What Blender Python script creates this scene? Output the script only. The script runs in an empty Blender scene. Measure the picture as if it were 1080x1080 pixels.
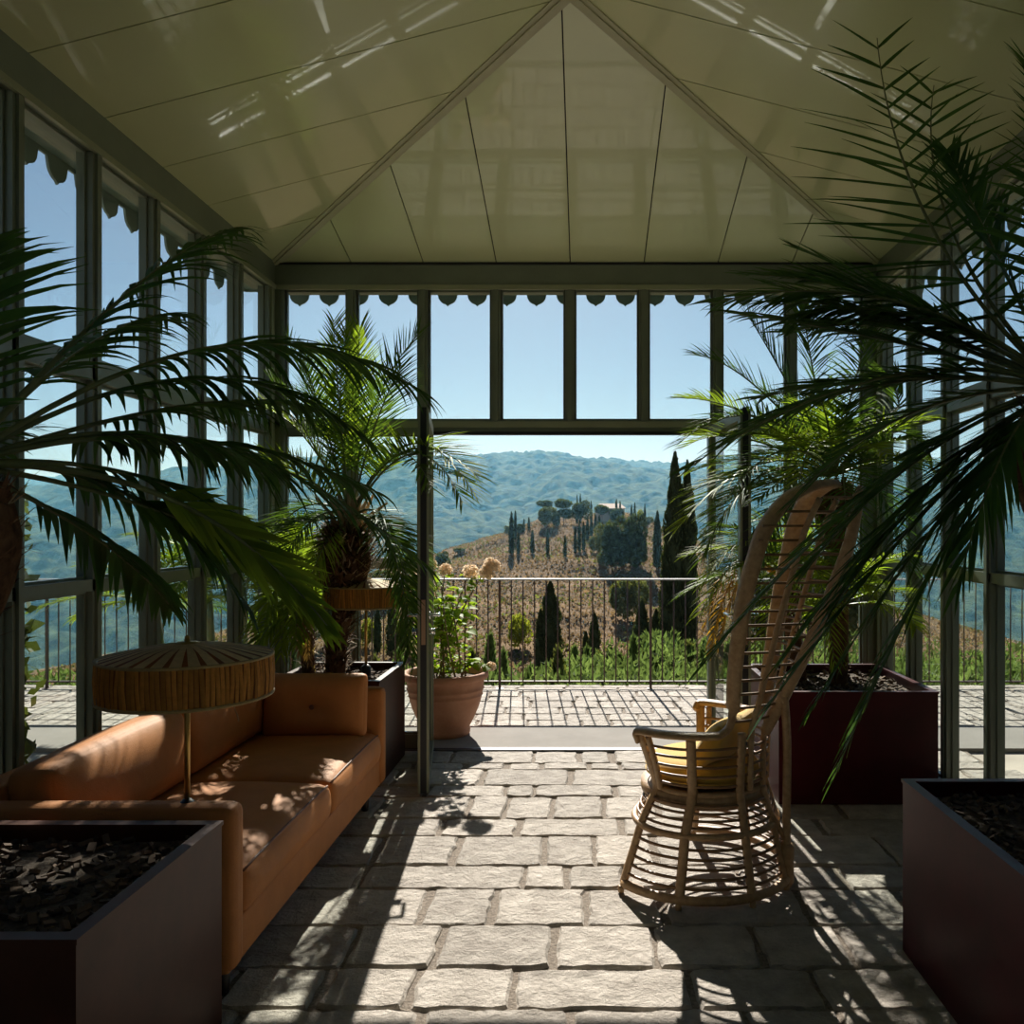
import bpy, bmesh, math, random
import numpy as np
from mathutils import Vector, Matrix

# ------------------------------------------------------------------ camera, sky, sun, exposure
SC = bpy.context.scene
COL = SC.collection
F = 880.0            # focal length in pixels of the 1080 frame
VX, VY = 618.0, 555.0  # where the camera axis meets the picture
CAMZ = 1.5
cam_d = bpy.data.cameras.new('camera')
cam_d.sensor_width = 36.0
cam_d.lens = F / 1080 * 36
cam_d.shift_x = -(VX - 540) / 1080
cam_d.shift_y = (VY - 540) / 1080
cam_d.clip_start = 0.05
cam_d.clip_end = 6000
cam = bpy.data.objects.new('camera', cam_d)
COL.objects.link(cam)
cam.location = (0, 0, CAMZ)
cam.rotation_euler = (math.pi / 2, 0, 0)
SC.camera = cam

SUN_EL = math.radians(34.0)
SUN_AZ = math.radians(-4.6)      # left of straight ahead
w = bpy.data.worlds.new('world')
SC.world = w
w.use_nodes = True
nt = w.node_tree
bgn = nt.nodes['Background']
sky = nt.nodes.new('ShaderNodeTexSky')
sky.sky_type = 'NISHITA'
sky.sun_disc = False
sky.sun_elevation = SUN_EL
sky.sun_rotation = SUN_AZ
sky.altitude = 300
sky.air_density = 1.0
sky.dust_density = 0.55
sky.ozone_density = 3.0
nt.links.new(sky.outputs[0], bgn.inputs['Color'])
bgn.inputs['Strength'].default_value = 0.067

sun_d = bpy.data.lights.new('sun', 'SUN')
sun_d.energy = 9.5
sun_d.color = (1.0, 0.94, 0.855)
sun_d.angle = math.radians(0.55)
sun = bpy.data.objects.new('sun', sun_d)
COL.objects.link(sun)
sun_dir = Vector((math.sin(SUN_AZ) * math.cos(SUN_EL), math.cos(SUN_AZ) * math.cos(SUN_EL), math.sin(SUN_EL)))
sun.rotation_euler = sun_dir.to_track_quat('Z', 'Y').to_euler()
sun.location = (0, 0, 30)

vs = SC.view_settings
vs.view_transform = 'Standard'
vs.look = 'None'
vs.exposure = 0.2
vs.gamma = 1.0
vs.use_curve_mapping = False
SC.cycles.use_denoising = True
SC.cycles.max_bounces = 10
SC.cycles.diffuse_bounces = 5
SC.cycles.glossy_bounces = 4
SC.cycles.transmission_bounces = 6
SC.cycles.transparent_max_bounces = 24
SC.cycles.volume_bounces = 1
SC.cycles.caustics_reflective = False
SC.cycles.caustics_refractive = False

rnd = random.Random(7)


def P(px, py, Y):
    """point in the place seen at (px, py) of the picture at the distance Y"""
    return Vector(((px - VX) / F * Y, Y, CAMZ + (VY - py) / F * Y))


# ------------------------------------------------------------------ materials
MATS = {}


def mat(name, col, rough=0.6, metal=0.0, var=0.0, vscale=8.0, bump=0.0, bscale=60.0, spec=0.5, col2=None, translucent=0.0,
        island=0.0, stretch=None, coat=0.0, sheen=0.0, trc=(1.7, 1.6, 0.6)):
    m = bpy.data.materials.new(name)
    m.use_nodes = True
    n = m.node_tree
    L = n.links.new
    b = n.nodes['Principled BSDF']
    b.inputs['Roughness'].default_value = rough
    b.inputs['Metallic'].default_value = metal
    b.inputs['Specular IOR Level'].default_value = spec
    b.inputs['Coat Weight'].default_value = coat
    b.inputs['Sheen Weight'].default_value = sheen
    tc = n.nodes.new('ShaderNodeTexCoord')
    vec = tc.outputs['Object']
    if stretch:
        mp = n.nodes.new('ShaderNodeMapping')
        mp.inputs['Scale'].default_value = stretch
        L(vec, mp.inputs['Vector'])
        vec = mp.outputs['Vector']
    c2 = col2 or tuple(min(1, c * (1 + var)) for c in col)
    c1 = col if col2 else tuple(c * (1 - var) for c in col)
    noise = n.nodes.new('ShaderNodeTexNoise')
    noise.inputs['Scale'].default_value = vscale
    noise.inputs['Detail'].default_value = 6
    noise.inputs['Roughness'].default_value = 0.65
    L(vec, noise.inputs['Vector'])
    ramp = n.nodes.new('ShaderNodeValToRGB')
    ramp.color_ramp.elements[0].position = 0.32
    ramp.color_ramp.elements[1].position = 0.68
    ramp.color_ramp.elements[0].color = (*c1, 1)
    ramp.color_ramp.elements[1].color = (*c2, 1)
    L(noise.outputs['Fac'], ramp.inputs['Fac'])
    out_col = ramp.outputs['Color']
    if island:
        g = n.nodes.new('ShaderNodeNewGeometry')
        mr = n.nodes.new('ShaderNodeMapRange')
        mr.inputs['To Min'].default_value = 1 - island
        mr.inputs['To Max'].default_value = 1 + island
        L(g.outputs['Random Per Island'], mr.inputs['Value'])
        mx = n.nodes.new('ShaderNodeVectorMath')
        mx.operation = 'SCALE'
        L(out_col, mx.inputs[0])
        L(mr.outputs['Result'], mx.inputs['Scale'])
        out_col = mx.outputs['Vector']
    L(out_col, b.inputs['Base Color'])
    if bump:
        n2 = n.nodes.new('ShaderNodeTexNoise')
        n2.inputs['Scale'].default_value = bscale
        n2.inputs['Detail'].default_value = 8
        n2.inputs['Roughness'].default_value = 0.7
        L(vec, n2.inputs['Vector'])
        bp = n.nodes.new('ShaderNodeBump')
        bp.inputs['Strength'].default_value = 1.0
        bp.inputs['Distance'].default_value = bump
        L(n2.outputs['Fac'], bp.inputs['Height'])
        L(bp.outputs['Normal'], b.inputs['Normal'])
    if translucent:
        tr = n.nodes.new('ShaderNodeBsdfTranslucent')
        sc = n.nodes.new('ShaderNodeVectorMath')
        sc.operation = 'MULTIPLY'
        sc.inputs[1].default_value = trc
        L(out_col, sc.inputs[0])
        L(sc.outputs['Vector'], tr.inputs['Color'])
        mix = n.nodes.new('ShaderNodeMixShader')
        mix.inputs['Fac'].default_value = translucent
        L(b.outputs[0], mix.inputs[1])
        L(tr.outputs[0], mix.inputs[2])
        L(mix.outputs[0], n.nodes['Material Output'].inputs['Surface'])
    MATS[name] = m
    return m


def glass_mat(name, tint=(0.94, 0.97, 0.95)):
    m = bpy.data.materials.new(name)
    m.use_nodes = True
    n = m.node_tree
    n.nodes.remove(n.nodes['Principled BSDF'])
    t = n.nodes.new('ShaderNodeBsdfTransparent')
    t.inputs['Color'].default_value = (*tint, 1)
    g = n.nodes.new('ShaderNodeBsdfGlossy')
    g.inputs['Roughness'].default_value = 0.01
    g.inputs['Color'].default_value = (1, 1, 1, 1)
    f = n.nodes.new('ShaderNodeFresnel')
    f.inputs['IOR'].default_value = 1.45
    mx = n.nodes.new('ShaderNodeMixShader')
    ge = n.nodes.new('ShaderNodeNewGeometry')
    sub = n.nodes.new('ShaderNodeMath')
    sub.operation = 'SUBTRACT'
    sub.inputs[0].default_value = 1.0
    n.links.new(ge.outputs['Backfacing'], sub.inputs[1])
    mu = n.nodes.new('ShaderNodeMath')
    mu.operation = 'MULTIPLY'
    n.links.new(sub.outputs[0], mu.inputs[0])
    n.links.new(f.outputs[0], mu.inputs[1])
    n.links.new(mu.outputs[0], mx.inputs['Fac'])       # the outer face of the sheet mirrors, the inner one lets through
    n.links.new(t.outputs[0], mx.inputs[1])
    n.links.new(g.outputs[0], mx.inputs[2])
    n.links.new(mx.outputs[0], n.nodes['Material Output'].inputs['Surface'])
    MATS[name] = m
    return m


M = MATS
mat('frame_paint', (0.145, 0.168, 0.128), rough=0.38, var=0.12, vscale=3)
mat('frame_edge', (0.24, 0.255, 0.17), rough=0.35, var=0.1, vscale=3)
mat('rubber_and_shade', (0.012, 0.012, 0.016), rough=0.5)
mat('ceiling_paint', (0.58, 0.595, 0.345), rough=0.30, var=0.04, vscale=1.2, spec=0.8, bump=0.0015, bscale=2.5, coat=0.6)
mat('hip_trim', (0.46, 0.44, 0.29), rough=0.4, var=0.05)
mat('seam_dark', (0.02, 0.02, 0.014), rough=0.8)
mat('stone', (0.33, 0.295, 0.25), rough=0.8, col2=(0.54, 0.495, 0.43), vscale=9, bump=0.034, bscale=15, island=0.18, spec=0.18)
mat('mortar', (0.15, 0.12, 0.09), rough=0.95, col2=(0.38, 0.32, 0.25), vscale=70, bump=0.02, bscale=90)
mat('concrete', (0.27, 0.255, 0.23), rough=0.9, spec=0.06, var=0.08, vscale=4, bump=0.002, bscale=40)
mat('steel', (0.20, 0.20, 0.21), rough=0.55, metal=0.9)
mat('chrome', (0.75, 0.75, 0.74), rough=0.12, metal=1.0)
mat('brass_plate', (0.42, 0.27, 0.18), rough=0.4, metal=0.4)
mat('iron_rust', (0.055, 0.030, 0.022), rough=0.6, var=0.3, vscale=30)
mat('rail_grey', (0.42, 0.42, 0.43), rough=0.45, metal=0.3)
mat('terracotta', (0.36, 0.155, 0.08), rough=0.8, col2=(0.46, 0.23, 0.135), vscale=7, bump=0.003, bscale=50)
mat('soil', (0.06, 0.04, 0.03), rough=1.0, col2=(0.20, 0.15, 0.11), vscale=60, bump=0.02, bscale=60)
mat('bark_chip', (0.10, 0.062, 0.04), rough=0.95, island=0.7, var=0.2)
mat('leather', (0.46, 0.180, 0.055), rough=0.6, var=0.12, vscale=6, bump=0.0015, bscale=180, spec=0.18)
mat('leather_seam', (0.16, 0.06, 0.025), rough=0.6)
mat('leg_dark', (0.02, 0.015, 0.012), rough=0.4)
mat('planter_red', (0.050, 0.005, 0.008), rough=0.4, var=0.3, vscale=5, spec=0.2)
mat('planter_brown', (0.060, 0.018, 0.010), rough=0.45, var=0.3, vscale=5, spec=0.2)
mat('planter_rim', (0.30, 0.27, 0.25), rough=0.4, metal=0.3)
mat('rattan', (0.34, 0.195, 0.085), rough=0.42, col2=(0.52, 0.335, 0.165), vscale=40, bump=0.002, bscale=200)
mat('rattan_thin', (0.23, 0.125, 0.052), rough=0.45, var=0.25, vscale=30)
mat('yellow_fabric', (0.56, 0.36, 0.05), rough=0.9, var=0.10, vscale=12, bump=0.002, bscale=300, sheen=0.3)
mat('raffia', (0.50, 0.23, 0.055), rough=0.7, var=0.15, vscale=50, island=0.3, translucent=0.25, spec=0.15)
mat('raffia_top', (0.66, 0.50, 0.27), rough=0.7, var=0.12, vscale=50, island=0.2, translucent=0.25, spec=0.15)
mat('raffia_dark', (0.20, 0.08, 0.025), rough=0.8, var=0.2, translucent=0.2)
mat('raffia_hoop', (0.36, 0.24, 0.09), rough=0.7, var=0.2, vscale=60)
mat('brass', (0.55, 0.33, 0.10), rough=0.3, metal=0.8)
mat('black_metal', (0.01, 0.01, 0.01), rough=0.4)
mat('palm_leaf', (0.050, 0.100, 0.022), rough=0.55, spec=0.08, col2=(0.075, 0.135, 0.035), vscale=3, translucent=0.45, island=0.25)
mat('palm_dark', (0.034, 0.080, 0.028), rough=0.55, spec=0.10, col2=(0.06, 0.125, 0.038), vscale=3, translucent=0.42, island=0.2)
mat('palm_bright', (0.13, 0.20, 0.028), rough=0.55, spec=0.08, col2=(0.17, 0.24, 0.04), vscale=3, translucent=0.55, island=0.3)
mat('palm_yellow', (0.34, 0.18, 0.03), rough=0.6, col2=(0.42, 0.27, 0.05), vscale=3, translucent=0.4, island=0.3)
mat('palm_dry', (0.17, 0.095, 0.045), rough=0.8, col2=(0.28, 0.17, 0.085), vscale=6, translucent=0.2, island=0.3)
mat('petiole', (0.11, 0.13, 0.045), rough=0.5, var=0.2)
mat('palm_fibre', (0.050, 0.026, 0.015), rough=0.9, spec=0.1, col2=(0.16, 0.085, 0.045), vscale=25, island=0.5)
mat('palm_fibre_light', (0.34, 0.25, 0.16), rough=0.9, island=0.4, var=0.2, translucent=0.2)
mat('hydrangea_leaf', (0.14, 0.24, 0.03), rough=0.6, spec=0.15, col2=(0.24, 0.33, 0.05), vscale=10, translucent=0.5, island=0.35)
mat('hydrangea_flower', (0.76, 0.64, 0.49), rough=0.9, island=0.25, col2=(0.86, 0.74, 0.56), vscale=20, translucent=0.5, trc=(1.08, 1.05, 1.0), spec=0.1)
mat('stem', (0.14, 0.10, 0.04), rough=0.7, var=0.2)
mat('dry_grass', (0.125, 0.085, 0.045), rough=1.0, col2=(0.31, 0.215, 0.125), vscale=0.16, bump=0.6, bscale=1.1, spec=0.05)
mat('dry_tuft', (0.085, 0.066, 0.040), rough=1.0, col2=(0.33, 0.245, 0.15), vscale=0.07, spec=0.05, island=0.4, translucent=0.3, trc=(1.3, 1.2, 0.9))
mat('forest_floor', (0.008, 0.018, 0.008), rough=1.0, col2=(0.12, 0.155, 0.06), vscale=0.085, bump=5.0, bscale=0.12, spec=0.05)
mat('cypress_leaf', (0.028, 0.046, 0.022), rough=0.8, col2=(0.070, 0.098, 0.044), vscale=1.0, island=0.4, translucent=0.15, spec=0.2)
mat('cypress_light', (0.05, 0.09, 0.022), rough=0.8, col2=(0.10, 0.15, 0.04), vscale=1.0, island=0.4, translucent=0.3, spec=0.2)
mat('tree_leaf', (0.045, 0.065, 0.028), rough=0.8, col2=(0.11, 0.14, 0.055), vscale=0.7, island=0.4, translucent=0.25, spec=0.2)
mat('olive_leaf', (0.075, 0.095, 0.04), rough=0.8, col2=(0.15, 0.17, 0.075), vscale=0.7, island=0.4, translucent=0.3, spec=0.2)
mat('lime_leaf', (0.15, 0.19, 0.03), rough=0.8, col2=(0.26, 0.29, 0.06), vscale=0.7, island=0.4, translucent=0.4, spec=0.2)
mat('weed_leaf', (0.085, 0.135, 0.045), rough=0.9, col2=(0.18, 0.24, 0.09), vscale=2, island=0.5, translucent=0.3, spec=0.05, trc=(1.3, 1.35, .8))
mat('bark', (0.10, 0.07, 0.05), rough=1.0, var=0.2)
mat('plaster', (0.72, 0.66, 0.56), rough=0.9, var=0.08)
mat('roof_tile', (0.36, 0.27, 0.20), rough=0.9, var=0.2, vscale=3)
mat('scallop_paint', (0.17, 0.235, 0.22), rough=0.5, var=0.1)
mat('cord', (0.45, 0.25, 0.12), rough=0.7)
mat('earth', (0.46, 0.41, 0.34), rough=1.0, var=0.2, vscale=1.5)
glass_mat('glass')


# ------------------------------------------------------------------ mesh helpers
class MB:
    def __init__(self):
        self.v, self.f, self.m, self.s = [], [], [], []

    def add(self, vs_, fs, mi=0, smooth=False):
        o = len(self.v)
        self.v.extend([tuple(p) for p in vs_])
        for f in fs:
            self.f.append(tuple(i + o for i in f))
            self.m.append(mi)
            self.s.append(smooth)

    def box(self, a, b, mi=0, bev=0.0):
        x0, y0, z0 = a
        x1, y1, z1 = b
        if bev:
            c = ((x0 + x1) / 2, (y0 + y1) / 2, (z0 + z1) / 2)
            self.rbox(c, (abs(x1 - x0), abs(y1 - y0), abs(z1 - z0)), bev, mi, n=3)
            return
        vs_ = [(x0, y0, z0), (x1, y0, z0), (x1, y1, z0), (x0, y1, z0), (x0, y0, z1), (x1, y0, z1), (x1, y1, z1), (x0, y1, z1)]
        self.add(vs_, [(0, 3, 2, 1), (4, 5, 6, 7), (0, 1, 5, 4), (1, 2, 6, 5), (2, 3, 7, 6), (3, 0, 4, 7)], mi)

    def obox(self, c, ax, ay, az, mi=0):
        """oriented box: centre and three half-axis vectors"""
        c, ax, ay, az = Vector(c), Vector(ax), Vector(ay), Vector(az)
        vs_ = []
        for k in (-1, 1):
            for i, j in ((-1, -1), (1, -1), (1, 1), (-1, 1)):
                vs_.append(c + ax * i + ay * j + az * k)
        fs = [(0, 3, 2, 1), (4, 5, 6, 7), (0, 1, 5, 4), (1, 2, 6, 5), (2, 3, 7, 6), (3, 0, 4, 7)]
        if ax.cross(ay).dot(az) < 0:
            fs = [tuple(reversed(f)) for f in fs]
        self.add(vs_, fs, mi)

    def rbox(self, c, size, r, mi=0, n=6, puff=None, rot=None, edge=0.35):
        """rounded box; puff(u,v,w)->Vector moves points (u,v,w in -1..1)"""
        h = Vector(size) / 2
        r = min(r, min(h) * 0.999)
        # parameter list with extra points near the edges
        inner = [i / n for i in range(n + 1)]
        ts = []
        for t in inner:
            u = 2 * t - 1
            ts.append(u)
        cuts = sorted(set([-1, 1] + [round(u * 0.86, 5) for u in ts] + [-0.95, 0.95, -0.985, 0.985]))
        k = len(cuts)
        faces_dirs = [(0, 1, 2, 1), (0, 1, 2, -1), (1, 2, 0, 1), (1, 2, 0, -1), (2, 0, 1, 1), (2, 0, 1, -1)]
        vs_, fs, idx = [], [], {}
        C = Vector(c)

        def vert(p):
            key = tuple(round(q, 4) for q in p)
            if key in idx:
                return idx[key]
            q = Vector((p[0] * h[0], p[1] * h[1], p[2] * h[2]))
            # remap so that the outer 14% of the parameter covers the rounded edge
            for a in range(3):
                s = 1 if p[a] >= 0 else -1
                t = abs(p[a])
                flat = h[a] - r
                if t <= 0.86:
                    q[a] = s * flat * t / 0.86
                else:
                    q[a] = s * (flat + r * (t - 0.86) / 0.14)
            inn = Vector((max(-(h[a] - r), min(h[a] - r, q[a])) for a in range(3)))
            d = q - inn
            if d.length > 1e-9:
                d = d.normalized() * r
            o = inn + d
            if puff:
                o = o + puff(*p)
            if rot:
                o = rot @ o
            vs_.append(C + o)
            idx[key] = len(vs_) - 1
            return idx[key]
        for a, b_, e, sg in faces_dirs:
            for i in range(k - 1):
                for j in range(k - 1):
                    q = []
                    for (ii, jj) in ((i, j), (i + 1, j), (i + 1, j + 1), (i, j + 1)):
                        p = [0, 0, 0]
                        p[a], p[b_], p[e] = cuts[ii], cuts[jj], sg
                        q.append(vert(p))
                    if len(set(q)) < 3:
                        continue
                    fs.append(tuple(q if sg > 0 else reversed(q)))
        self.add(vs_, fs, mi, True)

    def tube(self, pts, r, n=8, mi=0, cap=True, flat=None, closed=False):
        """tube along pts; r a number or list; flat=(dir, across factor) squashes it"""
        pts = [Vector(p) for p in pts]
        k = len(pts)
        rs = r if isinstance(r, (list, tuple)) else [r] * k
        vs_, fs = [], []
        up = Vector((0, 0, 1))
        prev = None
        for i, p in enumerate(pts):
            if closed:
                t = pts[(i + 1) % k] - pts[i - 1]
            else:
                t = pts[min(i + 1, k - 1)] - pts[max(i - 1, 0)]
            if t.length < 1e-9:
                t = Vector((0, 0, 1))
            t.normalize()
            if prev is None:
                a = t.cross(up)
                if a.length < 0.05:
                    a = t.cross(Vector((0, 1, 0)))
            else:
                a = prev - t * prev.dot(t)
            a.normalize()
            prev = a
            b = t.cross(a)
            if flat:
                fd = flat[0](p) if callable(flat[0]) else Vector(flat[0])
                fd = fd - t * fd.dot(t)
                fd.normalize()
                a, b = fd * flat[1], t.cross(fd) * flat[2]
            for j in range(n):
                an = 2 * math.pi * j / n
                vs_.append(p + (a * math.cos(an) + b * math.sin(an)) * rs[i])
        for i in range(k if closed else k - 1):
            i2 = (i + 1) % k
            for j in range(n):
                j2 = (j + 1) % n
                fs.append((i * n + j, i * n + j2, i2 * n + j2, i2 * n + j))
        if cap and not closed:
            fs.append(tuple(reversed(range(n))))
            fs.append(tuple((k - 1) * n + j for j in range(n)))
        self.add(vs_, fs, mi, True)

    def lathe(self, c, prof, n=32, mi=0, cap=True, wob=None):
        """prof: list of (radius, z)"""
        c = Vector(c)
        vs_, fs = [], []
        for i, (r, z) in enumerate(prof):
            for j in range(n):
                a = 2 * math.pi * j / n
                rr = r * (wob(a, z) if wob else 1)
                vs_.append(c + Vector((rr * math.cos(a), rr * math.sin(a), z)))
        k = len(prof)
        for i in range(k - 1):
            for j in range(n):
                j2 = (j + 1) % n
                fs.append((i * n + j, i * n + j2, (i + 1) * n + j2, (i + 1) * n + j))
        if cap:
            fs.append(tuple(reversed(range(n))))
            fs.append(tuple((k - 1) * n + j for j in range(n)))
        self.add(vs_, fs, mi, True)

    def build(self, name, mats, parent=None):
        me = bpy.data.meshes.new(name)
        me.from_pydata(self.v, [], self.f)
        for m in (mats if isinstance(mats, (list, tuple)) else [mats]):
            me.materials.append(M[m] if isinstance(m, str) else m)
        me.polygons.foreach_set('material_index', self.m)
        me.polygons.foreach_set('use_smooth', self.s)
        me.update()
        o = bpy.data.objects.new(name, me)
        COL.objects.link(o)
        if parent is not None:
            o.parent = parent
            o.matrix_parent_inverse = Matrix.Translation(-parent.location) if parent.location.length else Matrix()
        return o


def tag(o, label=None, cat=None, group=None, kind=None):
    if label:
        o['label'] = label
    if cat:
        o['category'] = cat
    if group:
        o['group'] = group
    if kind:
        o['kind'] = kind
    return o


def thing(name, label, cat, loc=(0, 0, 0), group=None):
    o = bpy.data.objects.new(name, None)
    o.empty_display_size = 0.1
    COL.objects.link(o)
    o.location = loc
    return tag(o, label, cat, group)


def struct(mb, name, mats, label=None, parent=None):
    o = mb.build(name, mats, parent)
    if parent is None:
        tag(o, label, None, None, 'structure')
    return o


def bez(p0, p1, p2, n):
    return [p0 * (1 - t) ** 2 + p1 * 2 * t * (1 - t) + p2 * t * t for t in [i / (n - 1) for i in range(n)]]


def smooth_path(pts, n):
    """Catmull-Rom through pts, n points per span"""
    pts = [Vector(p) for p in pts]
    out = []
    for i in range(len(pts) - 1):
        p0, p1, p2, p3 = pts[max(i - 1, 0)], pts[i], pts[i + 1], pts[min(i + 2, len(pts) - 1)]
        for k in range(n):
            t = k / n
            out.append(0.5 * ((2 * p1) + (p2 - p0) * t + (2 * p0 - 5 * p1 + 4 * p2 - p3) * t * t + (3 * p1 - p0 - 3 * p2 + p3) * t ** 3))
    out.append(pts[-1])
    return out


# ------------------------------------------------------------------ the pavilion: main measures
WY = 5.60            # inner face of the glazed front wall
XL, XR = -2.09, 1.954
YB = -2.6            # back wall
BAY = 0.4944
ZT0, ZT1 = 2.117, 2.213   # transom
ZB0, ZB1 = 3.09, 3.269    # eave beam
SL = 0.2614          # slope of the ceiling
XC, HW = (XL + XR) / 2, (XR - XL) / 2
MUL = [XL + 0.022 + BAY * k for k in range(9)]   # mullion centres on the front wall
MX = [(px - VX) / F * WY for px in (292, 370, 446, 523, 601, 679, 757, 835, 918)]

# ---- stone floor
ROWS_IN = [5.58, 5.30, 5.156, 4.835, 4.638, 4.293, 4.055, 3.697, 3.465, 3.143, 2.84]
JOINTS = [[562.4, 610.5, 645.5], [490, 533.5, 572, 620, 654], [418, 509, 601, 690], [450, 533.5, 563.6, 649], [402, 494, 533.5, 581.7, 638],
          [465, 546.8, 656], [400, 482, 574.4, 627.4, 690], [380, 551.6, 598.5, 660], [449, 521.5, 619, 700], [370, 461, 583, 690]]


def stone(mb, x0, x1, y0, y1, r, rough=0.012, top=0.0, gap=0.013):
    x0, x1, y0, y1 = x0 + gap * r.uniform(.4, 1.6), x1 - gap * r.uniform(.4, 1.6), y0 + gap * r.uniform(.15, .5), y1 - gap * r.uniform(.15, .5)
    if x1 - x0 < 0.03 or y1 - y0 < 0.03:
        return
    nx = max(3, int((x1 - x0) / 0.045))
    ny = max(3, int((y1 - y0) / 0.05))
    ring = []
    cr = min(0.012, (y1 - y0) * 0.1)
    for i in range(nx + 1):
        t = i / nx
        yy = y0 + (cr * .7 if i in (0, nx) else 0)
        xx = x0 + (x1 - x0) * t
        ring.append([xx, yy])
    for i in range(1, ny):
        ring.append([x1, y0 + (y1 - y0) * i / ny])
    for i in range(nx + 1):
        ring.append([x1 - (x1 - x0) * i / nx, y1 - (cr * .7 if i in (0, nx) else 0)])
    for i in range(1, ny):
        ring.append([x0, y1 - (y1 - y0) * i / ny])
    for p in ring:
        p[0] += r.uniform(-rough, rough) * .6
        p[1] += r.uniform(-rough, rough) * .6
    cx, cy = (x0 + x1) / 2, (y0 + y1) / 2
    n = len(ring)
    tz = top + r.uniform(-0.005, 0.002)
    tx, ty = r.uniform(-.004, .004), r.uniform(-.006, .006)
    lo = [(p[0], p[1], top - 0.03) for p in ring]
    mid = [(p[0], p[1], tz - 0.011 + r.uniform(-.003, .003)) for p in ring]
    hi = []
    for p in ring:
        dx, dy = cx - p[0], cy - p[1]
        d = math.hypot(dx, dy)
        s = r.uniform(.006, .014) / d
        hi.append((p[0] + dx * s, p[1] + dy * s, tz + (p[0] - cx) * tx + (p[1] - cy) * ty + r.uniform(-.002, .002)))
    fs = []
    for a in (0, n):
        for i in range(n):
            j = (i + 1) % n
            fs.append((a + i, a + j, a + n + j, a + n + i))
    fs.append(tuple(2 * n + i for i in range(n)))
    mb.add(lo + mid + hi, fs, 0, False)


fl = MB()
r = random.Random(3)
rows = list(ROWS_IN)
while rows[-1] > YB - 0.2:
    rows.append(rows[-1] - r.choice([.2, .24, .3, .34, .26]))
for i in range(len(rows) - 1):
    y1, y0 = rows[i], rows[i + 1]
    ym = (y0 + y1) / 2
    js = []
    if i < len(JOINTS):
        js = [(px - VX) / F * ym for px in JOINTS[i]]
    else:
        js = [r.uniform(-.3, 0)]
    x = js[-1]
    while x < XR + 0.4:
        x += r.uniform(0.28, 0.62)
        js.append(x)
    x = js[0]
    while x > XL - 0.4:
        x -= r.uniform(0.28, 0.62)
        js.insert(0, x)
    for a, b in zip(js[:-1], js[1:]):
        stone(fl, a, b, y0, y1, r)
fl.box((XL - 0.6, YB - 0.4, -0.06), (XR + 0.6, WY, -0.013), 1)
struct(fl, 'floor', ['stone', 'mortar'], 'old pale limestone flags laid in courses inside the pavilion')

# threshold slab and its track, stone terrace outside
tb = MB()
tb.box((-7.0, WY + 0.035, -0.06), (7.0, 6.262, 0.0), 0, 0)
struct(tb, 'terrace_slab', 'concrete', 'smooth pale concrete strip outside the doors')
tt = MB()
tt.box((XL, WY - 0.02, -0.02), (XR, WY + 0.035, 0.006), 0)
tt.box((XL, WY - 0.006, 0.006), (XR, WY + 0.002, 0.009), 1)
struct(tt, 'door_track', ['steel', 'rubber_and_shade'])
te = MB()
y = 6.27
yrows = [6.27]
while y < 7.86:
    y += r.choice([.19, .23, .27, .22])
    yrows.append(min(y, 7.9))
for i in range(len(yrows) - 1):
    x = -7.0 + r.uniform(0, .3)
    while x < 7.0:
        wd = r.uniform(.2, .5)
        stone(te, x, x + wd, yrows[i], yrows[i + 1], r, top=0.0, gap=0.007)
        x += wd
te.box((-7.2, 6.262, -0.06), (7.2, 7.9, -0.011), 1)
te.box((-7.2, 7.9, -4.5), (7.2, 8.0, -0.03), 0)
struct(te, 'terrace', ['stone', 'mortar'], 'sunlit stone paved terrace between the doors and the railing')
gr = MB()
gr.box((-40, -30, -0.2), (XL - 0.6, WY + 0.035, -0.03), 0)
gr.box((XR + 0.6, -30, -0.2), (40, WY + 0.035, -0.03), 0)
gr.box((XL - 0.6, -30, -0.2), (XR + 0.6, YB - 0.4, -0.03), 0)
gr.box((-40, WY + 0.035, -0.2), (-7.2, 7.9, -0.03), 0)
gr.box((7.2, WY + 0.035, -0.2), (40, 7.9, -0.03), 0)
struct(gr, 'ground', 'earth', 'bare ground around the pavilion')

# ---- ceiling: four sloping panels with seams, over a dark backing
ce = MB()
Z0 = ZB1
G = 0.0035


def slope_pt(side, u, t):
    """u along the eave, t inwards from it"""
    z = Z0 + SL * t
    if side == 'front':
        return Vector((u, WY - t, z))
    if side == 'back':
        return Vector((u, YB + t, z))
    if side == 'left':
        return Vector((XL + t, u, z))
    return Vector((XR - t, u, z))


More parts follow.
